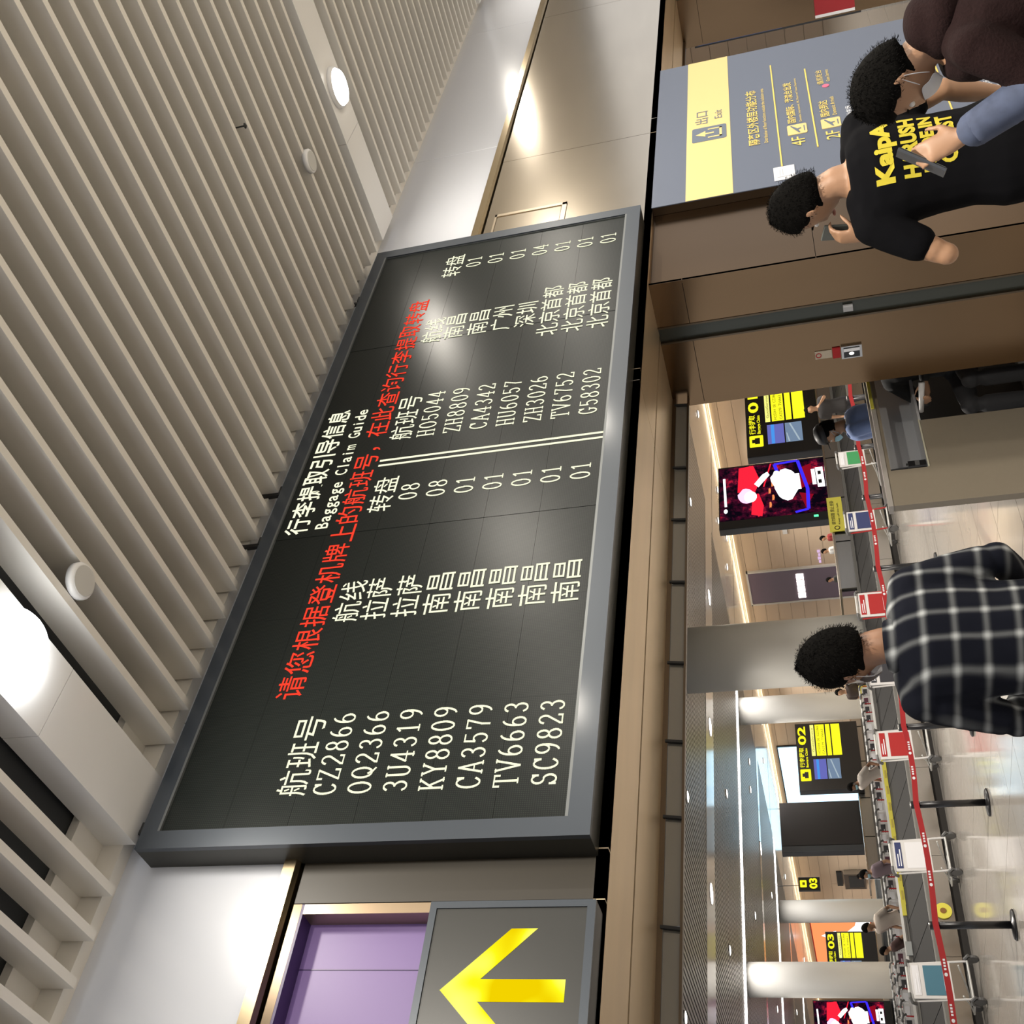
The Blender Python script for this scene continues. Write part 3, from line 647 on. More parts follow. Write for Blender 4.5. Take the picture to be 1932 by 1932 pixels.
# ---------------------------------------------------------------- carousel totems and LED screens
def totem(x0, x1, z0, z1, y, num, lb):
    t = thing('carousel_sign', lb, 'sign', ((x0+x1)/2, y, z0))
    W_ = x1-x0; H = z1-z0
    def X(a): return x0+a*W_
    def Zz(b): return z0+b*H
    part('case', MB().bbox(x0, x1, y, y+.28, z0, z1, .02), black_m, t)
    yy = y-.006
    def tt(s, a0, a1, b0, b1, m=yel_e, bold=.012): part('text', text_fit(s, X(a0), X(a1), Zz(b0), Zz(b1), yy, bold), m, t)
    part('icon_plate', MB().prism_y(rrect(X(.14), X(.31), Zz(.80), Zz(.965), .03), yy, y-.001), yel_e, t)
    g = MB(); g.add([(X(a), yy-.004, Zz(b)) for a, b in ((.18, .84), (.27, .84), (.27, .90), (.18, .90))], [(0, 1, 2, 3)]); g.add([(X(a), yy-.004, Zz(b)) for a, b in ((.20, .90), (.25, .90), (.25, .935), (.20, .935))], [(0, 1, 2, 3)])
    part('icon_mark', g, black_m, t)
    tt('行李提取', .335, .63, .885, .965); tt('Baggage Claim', .335, .62, .815, .865, bold=.02); tt(num, .67, .95, .835, .965, bold=.03)
    for k, (a, b) in enumerate(((.70, .76), (.53, .68), (.44, .51), (.28, .42))):
        part('lit_row', MB().box(X(.50), X(.97), y-.004, y-.001, Zz(a), Zz(b)), yel_e if k else yel2_e, t)
    tt('GuestService', .56, .92, .715, .745, mat('ink_olive', (.25, .22, .02), .5), 0)
    tt('HO5044  08  CZ2866', .52, .95, .62, .655, mat('ink_olive', (.25, .22, .02), .5), 0); tt('CA3579  TV6663', .52, .9, .55, .585, mat('ink_olive', (.25, .22, .02), .5), 0)
    part('screen', MB().box(X(.16), X(.45), y-.006, y-.001, Zz(.545), Zz(.745)), bluev_e, t)
    part('screen_bar', MB().box(X(.16), X(.45), y-.008, y-.006, Zz(.66), Zz(.70)), bluev2_e, t)
    part('screen', MB().box(X(.16), X(.45), y-.006, y-.001, Zz(.33), Zz(.53)), greyv_e, t)
    g = MB(); g.add([(X(.17), y-.008, Zz(.36)), (X(.44), y-.008, Zz(.46)), (X(.44), y-.008, Zz(.48)), (X(.17), y-.008, Zz(.38))], [(0, 1, 2, 3)]); g.add([(X(.17), y-.008, Zz(.48)), (X(.30), y-.008, Zz(.51)), (X(.30), y-.008, Zz(.52)), (X(.17), y-.008, Zz(.5))], [(0, 1, 2, 3)])
    part('screen_streak', g, greyv2_e, t)
    return t
totem(24.25, 27.2, 1.03, 3.35, 20.5, '01', 'black and yellow lit carousel 01 sign beside the bronze pier')
totem(23.5, 26.5, 1.1, 3.37, 36.0, '02', 'black and yellow lit carousel 02 sign in the middle')
totem(23.6, 26.2, 1.2, 3.47, 52.0, '03', 'black and yellow lit carousel 03 sign, partly behind the left column')

def screen_noise():
    if 'screen_noise' in MATS: return MATS['screen_noise']
    m = bpy.data.materials.new('screen_noise'); m.use_nodes = True; nt = m.node_tree; nt.nodes.clear()
    tc = nt.nodes.new('ShaderNodeTexCoord'); nz = nt.nodes.new('ShaderNodeTexNoise'); nz.inputs['Scale'].default_value = 2.2; nz.inputs['Detail'].default_value = 6; nz.inputs['Roughness'].default_value = .65
    rp = nt.nodes.new('ShaderNodeValToRGB'); rp.color_ramp.elements[0].color = (.004, .002, .006, 1); rp.color_ramp.elements[0].position = .46; rp.color_ramp.elements[1].color = (.9, .02, .06, 1); rp.color_ramp.elements[1].position = .72
    k = rp.color_ramp.elements.new(.56); k.color = (.06, .004, .02, 1)
    e = nt.nodes.new('ShaderNodeEmission'); o = nt.nodes.new('ShaderNodeOutputMaterial')
    nt.links.new(tc.outputs['Object'], nz.inputs['Vector']); nt.links.new(nz.outputs['Fac'], rp.inputs[0]); nt.links.new(rp.outputs[0], e.inputs[0]); nt.links.new(e.outputs[0], o.inputs[0]); m.cycles.emission_sampling = 'NONE'
    MATS['screen_noise'] = m; return m
def led_ad(x0, x1, z0, z1, y, lb):
    t = thing('video_screen', lb, 'screen', ((x0+x1)/2, y, z0)); W_ = x1-x0; H = z1-z0
    part('case', MB().bbox(x0, x1, y, y+.25, z0-.3, z1, .02), black_m, t)
    part('panel', MB().box(x0+.12*W_, x1-.03*W_, y-.004, y-.001, z0, z1-.03), screen_noise(), t)
    def P(name, pts, m, d=.006):
        g = MB(); g.add([(x0+a*W_, y-d, z0+b*H) for a, b in pts], [tuple(range(len(pts)))]); part(name, g, m, t)
    def blob(name, cx_, cz_, rx, rz, m, d=.009, n=14, jag=.0):
        P(name, [(cx_+rx*(1+jag*math.sin(k*2.7))*math.cos(2*PI*k/n), cz_+rz*(1+jag*math.cos(k*1.9))*math.sin(2*PI*k/n)) for k in range(n)], m, d)
    dr_ = emis('screen_dimred', (.35, .005, .02), .8)
    P('red_field', [(.55, .82), (.95, .80), (.97, .66), (.70, .60), (.52, .66)], reds_e); P('red_field', [(.18, .70), (.50, .68), (.50, .62), (.30, .58), (.14, .60)], reds_e)
    P('red_streak', [(.14, .64), (.97, .70), (.97, .685), (.14, .625)], reds_e, .0065); P('red_streak', [(.60, .58), (.97, .50), (.97, .485), (.60, .565)], reds_e, .0065)
    P('red_patch', [(.5, .24), (.85, .22), (.9, .12), (.6, .1)], dr_); P('red_patch', [(.2, .2), (.45, .25), (.4, .12)], dr_)
    for c in (((.18, .18), (.50, .17)), ((.50, .17), (.97, .24)), ((.97, .24), (.95, .46)), ((.95, .46), (.62, .40)), ((.18, .18), (.15, .30))):
        (a, b), (c_, d_) = c; L = math.hypot(c_-a, d_-b); nx_, nz_ = -(d_-b)/L*.016, (c_-a)/L*.016
        P('blue_line', [(a-nx_, b-nz_), (c_-nx_, d_-nz_), (c_+nx_, d_+nz_), (a+nx_, b+nz_)], blue_e, .0075)
    blob('white_figure', .48, .74, .12, .075, pink_e, jag=.1); blob('white_figure', .46, .70, .09, .06, white_e, .010)
    P('white_figure', [(.66, .66), (.80, .58), (.84, .53), (.78, .51), (.66, .585), (.60, .62)], white_e, .009)
    blob('white_figure', .60, .36, .26, .11, white_e, jag=.12); blob('white_figure', .70, .44, .14, .06, white_e, .010, jag=.15)
    P('white_block', [(.50, .28), (.76, .29), (.76, .235), (.50, .225)], white_e, .009)
    P('white_label', [(.50, .075), (.82, .085), (.82, .015), (.50, .01)], white_e, .009); P('white_label', [(.55, .12), (.80, .125), (.80, .09), (.55, .085)], white_e, .009)
    P('label_mark', [(.56, .065), (.62, .065), (.62, .035), (.56, .035)], black_m, .011); P('label_mark', [(.70, .065), (.76, .065), (.76, .035), (.70, .035)], black_m, .011)
    blob('white_logo', .27, .935, .035, .018, white_e); P('white_caption', [(.34, .945), (.80, .955), (.80, .932), (.34, .922)], white_e, .009)
    for k in range(4): blob('orange_spark', .30+.11*k, .52-.03*(k % 2), .05, .012, emis('screen_orange', (1, .3, .1), 1), .0095, 8, .3)
    part('green_lamp', MB().box(x0+.05*W_, x0+.08*W_, y-.006, y, z0+.1*H, z0+.14*H), green_e, t)
    return t
led_ad(21.45, 23.95, 1.33, 4.17, 20.5, 'tall video screen with red and blue picture beside the carousel 01 sign')
led_ad(20.9, 22.93, 1.2, 4.28, 52.0, 'distant video screen with red and blue picture at the left edge')
t = thing('dark_screen', 'large switched-off black screen above the middle carousel', 'screen', (22, 36, 1.3))
part('case', MB().bbox(21.04, 23.05, 36.0, 36.3, 1.35, 4.13, .02), black_m, t)
part('panel', MB().box(21.30, 23.02, 35.985, 36.0, 1.40, 4.10), mat('screen_off', (.017, .016, .017), .3), t)
part('side_trim', MB().box(21.05, 21.27, 35.98, 36.0, 1.36, 4.12), mat('trim_dark', (.04, .045, .05), .3), t)

# hanging number signs
def hang(x0, x1, z0, z1, y, num, lb):
    t = thing('hanging_sign', lb, 'sign', ((x0+x1)/2, y, z0)); xm = (x0+x1)/2
    part('case', MB().bbox(x0, x1, y, y+.12, z0, z1, .01), black_m, t)
    part('number', text_fit(num, x0+.12*(x1-x0), x1-.1*(x1-x0), z0+.12*(z1-z0), z0+.50*(z1-z0), y-.01, .04), yel_e, t)
    part('icon_plate', MB().prism_y(rrect(xm-.16, xm+.16, z0+.62*(z1-z0), z0+.93*(z1-z0), .03), y-.01, y-.001), yel_e, t)
    part('icon_mark', MB().box(xm-.06, xm+.06, y-.016, y-.01, z0+.70*(z1-z0), z0+.82*(z1-z0)), mat('ink_olive', (.25, .22, .02), .5), t)
    part('rod', MB().tube([(xm-.05, y+.06, z1), (xm-.05, y+.06, CZ)], .015, 6), black_m, t)
hang(25.3, 25.82, 3.18, 4.17, 31.6, '02', 'small hanging black 02 sign between two white columns')
hang(24.5, 25.12, 3.26, 4.15, 45.0, '03', 'small hanging black 03 sign left of the black screen')

# lit pictures on the far side wall
t = thing('cyan_billboard', 'large glowing pale cyan billboard on the far wall behind the 02 sign', 'billboard', (33, 49, 1.2))
part('face', MB().box(32.90, 32.94, 46.6, 56.0, 1.25, 4.78), cyan_e, t); part('frame', MB().box(32.94, 32.995, 46.5, 56.1, 1.2, 4.84), black_m, t)
t = thing('hall_marker', 'tiny black and yellow sign in front of the cyan billboard', 'sign', (32.5, 51, 3))
part('case', MB().box(31.9, 31.95, 50.0, 50.75, 3.55, 4.0), black_m, t); part('lit_part', MB().box(31.88, 31.9, 50.5, 50.75, 3.56, 3.98), yel_e, t); part('rod', MB().tube([(31.92, 50.4, 4.0), (31.92, 50.4, CZ)], .012, 6), black_m, t)
t = thing('orange_billboard', 'glowing orange billboard with white figures on the far wall at the left', 'billboard', (33, 68, 1.2))
part('face', MB().box(32.90, 32.94, 63.6, 74.0, 1.3, 4.7), orange_e, t); part('frame', MB().box(32.94, 32.995, 63.5, 74.1, 1.25, 4.76), red_m, t)
g = MB(); g.add([(32.88, 64.0, 1.35), (32.88, 66.5, 1.35), (32.88, 66.3, 2.7), (32.88, 65.8, 3.0), (32.88, 64.6, 2.2), (32.88, 64.0, 2.1)], [(0, 1, 2, 3, 4, 5)]); part('white_figure', g, white_e, t)
g = MB(); g.add([(32.88, 65.2, 3.3), (32.88, 66.4, 3.5), (32.88, 65.8, 4.2), (32.88, 65.4, 3.8)], [(0, 1, 2, 3)]); part('white_figure', g, white_e, t)
t = thing('wall_cabinet', 'grey recessed counter niche in the far beige wall', 'cabinet', (33, 59.4, 1.4))
part('body', MB().box(32.7, 32.98, 58.4, 60.0, 1.3, 2.45), steel_m, t); part('opening', MB().box(32.68, 32.7, 58.6, 59.8, 1.4, 2.2), blackm_m, t); part('label', MB().box(32.9, 32.98, 58.5, 60.0, 2.55, 2.85), blackm_m, t)
t = thing('lit_lettering', 'tiny lilac lit lettering on the far beige wall right of the plum door', 'lettering', (33, 33.5, 1.7))
for k in range(4): part('letter', MB().box(32.95, 32.98, 33.2+k*.2, 33.33+k*.2, 1.72, 1.84-.03*(k % 2)), emis('lilac_lit', (.8, .55, .85), .9), t)
for y, z in ((31.4, 2.65), (31.8, 2.9)): tag(put('wall_box', MB().box(32.9, 32.99, y, y+.25, z, z+.18).mesh('wall_box'), white_p), 'small white box on the far beige wall' + (', lower' if z < 2.8 else ', upper'), 'box')

# ---------------------------------------------------------------- barrier posts with red belt
sx_ = [4.9, 6.46, 8.03, 9.2, 10.6, 12.1, 13.69, 14.95, 16.32, 17.9]
pb = MB().lathe([(.165, 0), (.17, .012), (.155, .028), (.03, .04), (.028, .05)], n=28).mesh('base', None, True)
pp_ = MB().lathe([(.042, .04), (.042, .86)], n=16).mesh('post', None, True); ph_ = MB().lathe([(.046, .80), (.048, .80), (.048, .895), (.044, .90)], n=16).mesh('belt_head', None, True)
pc_ = MB().lathe([(.043, .90), (.038, .908), (.005, .908)], n=16).mesh('cap', None, True)
pb.materials.append(black_m); pp_.materials.append(black_m); ph_.materials.append(black_m); pc_.materials.append(steel_m)
for i, x in enumerate(sx_):
    side = ('leftmost barrier post, at the bottom left edge' if i == 0 else '')
    lb = ['black barrier post with red belt, leftmost of the row', 'black barrier post nearest the yellow floor-marker disc', 'black barrier post between two white luggage carts, second visible from the left', 'black barrier post left of the man in the plaid shirt', 'black barrier post hidden behind the man in the plaid shirt', 'black barrier post just right of the plaid shirted man', 'black barrier post beside the counter corner', 'black barrier post behind the man in the blue shirt', 'black barrier post right of the man in the blue shirt', 'farthest black barrier post, behind the bronze pier'][i]
    t = lthing('barrier_post', lb, 'post', (x, 12.7, 0), group='black barrier posts with a red belt')
    for nme, me in (('base', pb), ('post', pp_), ('belt_head', ph_), ('cap', pc_)):
        o = bpy.data.objects.new(nme, me); COL.objects.link(o); o.parent = t
    if i+1 < len(sx_):
        L = sx_[i+1]-x; m = MB(); N = 10
        for k in range(N):
            a = k/N; b = (k+1)/N; sa = -.03*math.sin(PI*a); sb = -.03*math.sin(PI*b)
            m.add([(L*a, -.052, .805+sa), (L*b, -.052, .805+sb), (L*b, -.052, .870+sb), (L*a, -.052, .870+sa), (L*a, -.048, .805+sa), (L*b, -.048, .805+sb), (L*b, -.048, .870+sb), (L*a, -.048, .870+sa)], [(0, 1, 2, 3), (7, 6, 5, 4), (0, 4, 5, 1), (3, 2, 6, 7)])
        o = part('belt', m, red_m, t)
        for k in (.30, .62):
            zc = .84-.03*math.sin(PI*k)
            m = MB().prism_y([(L*k+.022*math.cos(a*PI/5), zc+.018*math.sin(a*PI/5)) for a in range(10)], -.0545, -.0535)
            for c in range(4): m.box(L*k+.05+c*.035, L*k+.073+c*.035, -.0545, -.0535, zc-.012, zc+.012)
            part('belt_print', m, ink_w, o)
t = thing('disc_label', 'round yellow sticker on the carousel skirt near the leftmost posts', 'sticker', (9.75, 18.6, .3))
part('disc', MB().prism_y([(9.75+.14*math.cos(a*PI/12), .32+.14*math.sin(a*PI/12)) for a in range(24)], 18.655, 18.675), yel_m, t)
part('mark', MB().prism_y([(9.75+.05*math.cos(a*PI/6), .32+.05*math.sin(a*PI/6)) for a in range(12)], 18.645, 18.655), mat('disc_brown', (.25, .12, .03), .5), t)

# ---------------------------------------------------------------- luggage carts
R2 = math.radians
def cart(pmat, hmat, postmat):
    t = lthing('luggage_cart', '', 'cart', (0, 0, 0))
    part('handle', MB().tube([(-.19, -.02, 1.03), (.19, -.02, 1.03)], .017, 8), frame_w, t)
    for s in (-1, 1):
        part('grip', MB().tube([(s*.19, -.02, 1.03), (s*.25, -.02, 1.03), (s*.30, .02, 1.01), (s*.30, .07, .95)], .024, 8), grey_p, t)
        part('side_post', MB().tube([(s*.27, .05, .95), (s*.27, .02, .55), (s*.27, -.02, .16)], .015, 6), postmat, t)
        part('wheel', MB().add(*_wheel(s*.30, -.02, .085)), grey_p, t)
        part('wheel_cover', MB().tube([(s*.30, .12, .10), (s*.30, .07, .18), (s*.30, -.03, .20), (s*.30, -.13, .15)], .022, 6), grey_p, t)
        part('base_rail', MB().tube([(s*.28, -.02, .17), (s*.22, .40, .155), (s*.07, .82, .13)], .017, 6), frame_w, t)
        part('lower_rail', MB().tube([(s*.22, 0, .30), (s*.12, .42, .20), (s*.05, .80, .14)], .012, 6), frame_w, t)
    part('front_wheel', MB().add(*_wheel(0, .80, .06)), grey_p, t)
    part('cross_bar', MB().tube([(-.28, -.02, .17), (.28, -.02, .17)], .015, 6).tube([(-.2, .4, .155), (.2, .4, .155)], .012, 6), frame_w, t)
    pn = part('panel', MB().bbox(-.26, .26, -.005, .02, .42, .985, .006), white_p, t)
    part('poster', MB().box(-.215, .215, -.010, -.006, .46, .80), pmat, pn); part('header', MB().box(-.215, .215, -.010, -.006, .86, .955), hmat, pn)
    part('print', MB().box(-.18, .10, -.013, -.011, .88, .895).box(-.18, .02, -.013, -.011, .915, .93).box(-.15, .15, -.013, -.011, .50, .53), ink_w, pn)
    return t
def _wheel(x, y, r):
    n = 14; vs = []; fs = []
    for xx in (x-.018, x+.018):
        for k in range(n): vs.append((xx, y+r*math.cos(2*PI*k/n), r+.002+r*math.sin(2*PI*k/n)))
    for k in range(n): fs.append((k, (k+1) % n, n+(k+1) % n, n+k))
    fs += [tuple(range(n))[::-1], tuple(range(n, 2*n))]
    return vs, fs
navy = mat('poster_navy', (.03, .04, .12), .4); redp = mat('poster_scarlet', (.34, .015, .015), .45); plum = mat('poster_plum', (.09, .025, .045), .4); whit = mat('poster_white', (.68, .68, .70), .4); teal = mat('poster_teal', (.06, .16, .22), .4); dark = mat('poster_charcoal', (.03, .03, .035), .4); green = mat('poster_green', (.05, .28, .10), .4)
Cx = [(12.35, redp, redp, white_p, 'white luggage cart with red poster left of the plaid shirted man'), (10.15, whit, navy, white_p, 'white luggage cart with navy header second from the left'),
      (8.05, teal, whit, white_p, 'white luggage cart with pale poster and blue strip, leftmost in the front row'), (14.0, dark, dark, white_p, 'luggage cart with charcoal panel beside the plaid shirted man\'s face'),
      (15.75, redp, redp, redp, 'white luggage cart with red panels and red side posts behind the plaid shirted man'), (18.2, navy, navy, redp, 'white luggage cart with navy posters left of the counter'), (20.3, green, whit, white_p, 'white luggage cart with green strip beyond the counter corner')]
for i, (x, a, b, c, lb) in enumerate(Cx):
    t = cart(a, b, c); t.location = (x, 17.55, 0); t.scale = (1.12, 1, 1.04); t.rotation_euler = (0, 0, math.radians([-4, 2, 5, 0, -8, -3, 4][i])); t['label'] = lb; t['group'] = 'luggage carts along the carousel'
tag(put('red_hand_tag', MB().box(17.0, 17.18, 17.5, 17.53, .42, .6).mesh('red_hand_tag'), redp), 'small red and white tag hanging on a cart frame', 'tag') if False else None
src = [cart(plum, dark, redp), cart(navy, whit, redp), cart(dark, whit, white_p), cart(redp, plum, white_p)]
n = 0; x = 7.2
while x < 18.6:
    k = [0, 1, 0, 2, 1, 0, 0, 3][n % 8]
    o = src[k] if n in (0, 1, 3, 7) else copy_tree(src[k])
    o.location = (x, 24.0+.02*math.sin(n), 0); o.rotation_euler = (0, 0, R2(-60)); o.scale = (1, 1, 1.06); n += 1
    o['label'] = 'nested cart with %s in the long row beyond the carousel' % ('plum poster', 'navy poster and white header', 'charcoal poster and white header', 'red poster')[k]; o['group'] = 'nested luggage carts beyond the carousel'; x += .28
n2 = 0; x = 11.5
while x < 14.5:
    o = copy_tree(src[n2 % 3]); o.location = (x, 31.0, 0); o.rotation_euler = (0, 0, R2(-60)); n2 += 1
    o['label'] = 'cart with %s in the farther nested row at the left edge' % ('plum poster', 'navy poster', 'charcoal poster')[(n2-1) % 3]; o['group'] = 'luggage carts in the farther row'; x += .29

# ---------------------------------------------------------------- inspection counter behind the pier
ctr = mat('counter_laminate', (.235, .20, .15), .38, coat=.2, noise_amt=.04, noise_scale=30)
t = thing('inspection_counter', 'beige inspection counter with an open steel lined niche', 'counter', (6.4, 5.3, 0))
part('side_panel', MB().box(5.58, 5.93, 5.28, 5.33, 0, 1.13), ctr, t)
part('front_panel', MB().box(5.93, 6.43, 5.28, 5.32, 0, .855), ctr, t)
part('worktop', MB().box(5.57, 5.93, 5.27, 5.34, 1.125, 1.155).box(5.93, 7.6, 5.27, 5.33, 1.125, 1.155).box(5.93, 7.6, 5.53, 5.58, 1.125, 1.155), mat('worktop_pale', (.36, .33, .30), .3), t)
part('top_rail', MB().box(5.93, 7.6, 5.28, 5.30, 1.10, 1.125), ctr, t)
part('yellow_tape', MB().box(6.6, 7.5, 5.255, 5.262, 1.135, 1.157), yel_m, t)
ni = mat('niche_steel', (.55, .56, .58), .4, .3)
part('niche_floor', MB().box(5.93, 7.6, 5.285, 5.56, .84, .856), ni, t)
part('niche_back', MB().box(5.93, 7.6, 5.54, 5.56, .856, 1.125), ni, t)
part('niche_side', MB().box(5.932, 5.945, 5.30, 5.54, .856, 1.11), ni, t)
part('edge_strip', MB().box(5.93, 6.43, 5.272, 5.282, .850, .860), mat('edge_pale', (.55, .52, .40), .4), t)
part('knee_back', MB().box(6.43, 7.6, 5.74, 5.76, 0, .84), blackm_m, t)
t = thing('walkie_talkie', 'black walkie-talkie standing in the counter niche', 'radio', (6.03, 5.36, .857))
part('body', MB().bbox(6.02, 6.09, 5.345, 5.385, .858, .975, .008), black_m, t); part('antenna', MB().tube([(6.035, 5.365, .97), (6.03, 5.365, 1.10)], [.009, .006], 8), black_m, t)
part('knob', MB().lathe([(.008, 0), (.008, .015)], (6.072, 5.365, .972), 10), black_m, t); part('screen', MB().box(6.03, 6.08, 5.342, 5.346, .90, .93), grey_p, t)

# ================================================================ PEOPLE
skin_m = mat('skin', (.36, .20, .115), .5, noise_amt=.06, noise_scale=20)
skin_d = mat('skin_dark', (.26, .13, .07), .5, noise_amt=.06, noise_scale=20)
hair_m = mat('hair_black', (.003, .0026, .0022), .9, spec=.08)
eye_w = mat('eye_white', (.75, .72, .68), .3); iris_m = mat('iris_dark', (.02, .012, .008), .2); lip_m = mat('lips', (.40, .16, .12), .5)
denim = mat('denim', (.02, .028, .05), .8); trous = mat('trousers_black', (.015, .015, .017), .8); shoe_m = mat('shoe_dark', (.03, .028, .026), .5)
def plaid():
    m = bpy.data.materials.new('plaid_flannel'); m.use_nodes = True; nt = m.node_tree; b = nt.nodes['Principled BSDF']; b.inputs['Roughness'].default_value = .9; b.inputs['Specular IOR Level'].default_value = .15
    tc = nt.nodes.new('ShaderNodeTexCoord'); sp = nt.nodes.new('ShaderNodeSeparateXYZ'); nt.links.new(tc.outputs['Object'], sp.inputs[0])
    def N(op, a, bb=None, c=None):
        n = nt.nodes.new('ShaderNodeMath'); n.operation = op
        for i, v in enumerate((a, bb, c)):
            if v is None: continue
            if hasattr(v, 'type'): nt.links.new(v, n.inputs[i])
            else: n.inputs[i].default_value = v
        return n.outputs[0]
    def line(v, off):                                       # soft band every 0.088 m
        t_ = N('FRACT', N('ADD', N('MULTIPLY', v, 1/.088), off)); d = N('ABSOLUTE', N('SUBTRACT', t_, .5)); return N('SMOOTH_MIN', N('MAXIMUM', N('SUBTRACT', 1, N('MULTIPLY', N('SUBTRACT', d, .035), 6)), 0), 1, .1)
    a = line(N('ADD', sp.outputs['X'], N('MULTIPLY', sp.outputs['Y'], .75)), .5); c = line(N('ADD', sp.outputs['Z'], N('MULTIPLY', sp.outputs['X'], .06)), .25)
    f = N('ADD', N('MULTIPLY', a, .5), N('MULTIPLY', c, .5)); f2 = N('POWER', f, 2.1)
    mx = nt.nodes.new('ShaderNodeMix'); mx.data_type = 'RGBA'; mx.inputs[6].default_value = (.004, .005, .010, 1); mx.inputs[7].default_value = (.36, .375, .375, 1)
    nt.links.new(f2, mx.inputs[0]); nt.links.new(mx.outputs[2], b.inputs['Base Color']); return m

def ring_loft(mb, rings, n=20):                             # rings: (center, side vector*a, front vector*b)
    vs = []; fs = []
    for c, u, v in rings:
        for k in range(n): t = 2*PI*k/n; vs.append(Vector(c)+Vector(u)*math.cos(t)+Vector(v)*math.sin(t))
    for i in range(len(rings)-1):
        for k in range(n): fs.append((i*n+k, i*n+(k+1) % n, (i+1)*n+(k+1) % n, (i+1)*n+k))
    fs.append(tuple(range(n))[::-1]); fs.append(tuple(range((len(rings)-1)*n, len(rings)*n))); mb.add(vs, fs)
def limb(mb, pts, rad, n=12):
    pts = [Vector(p) for p in pts]; P = []; Rr = []
    for i in range(len(pts)-1):
        for k in range(4): t = k/4; P.append(pts[i].lerp(pts[i+1], t)); Rr.append(rad[i]*(1-t)+rad[i+1]*t)
    P.append(pts[-1]); Rr.append(rad[-1]); mb.tube(P, Rr, n)
    for p, r in zip(pts, rad): mb.ell(p, (r, r, r), 12, 8)
def hand(mb, wpos, d, nrm, side, curl=.5, k=1.0):           # palm, four fingers and a thumb
    wpos = Vector(wpos); d = Vector(d).normalized(); nrm = Vector(nrm); nrm = (nrm-d*nrm.dot(d)).normalized(); s = d.cross(nrm)*side
    ring_loft(mb, [(wpos-d*.01, s*.026*k, nrm*.02*k), (wpos+d*.03*k, s*.036*k, nrm*.017*k), (wpos+d*.075*k, s*.041*k, nrm*.014*k), (wpos+d*.095*k, s*.038*k, nrm*.011*k)], 14)
    for i, (o, L) in enumerate(((.029, .072), (.010, .080), (-.010, .074), (-.029, .058))):
        p = wpos+d*.088*k+s*o*k; dd = d.copy(); pts = [p]; 
        for j, f in enumerate((.45, .30, .25)):
            a = curl*(.35+.55*j)+.06*i; dv = d*math.cos(a)+nrm*math.sin(a)+s*o*1.2; p = p+dv.normalized()*L*f*k; pts.append(p)
        limb(mb, pts, [.0092*k, .0085*k, .0078*k, .0062*k], 8)
    p = wpos+d*.025*k+s*.030*k; a1 = (d*.65+s*.7+nrm*.25).normalized(); p2 = p+a1*.035*k; a2 = (d*.85+s*.35+nrm*.45*(.5+curl)).normalized(); limb(mb, [p, p2, p2+a2*.030*k, p2+a2*.052*k], [.014*k, .0105*k, .0095*k, .0075*k], 8)

def remesh(o, vox, it=4):
    m = o.modifiers.new('r', 'REMESH'); m.mode = 'VOXEL'; m.voxel_size = vox; m.use_smooth_shade = True
    q_ = o.modifiers.new('s', 'SMOOTH'); q_.factor = .5; q_.iterations = it

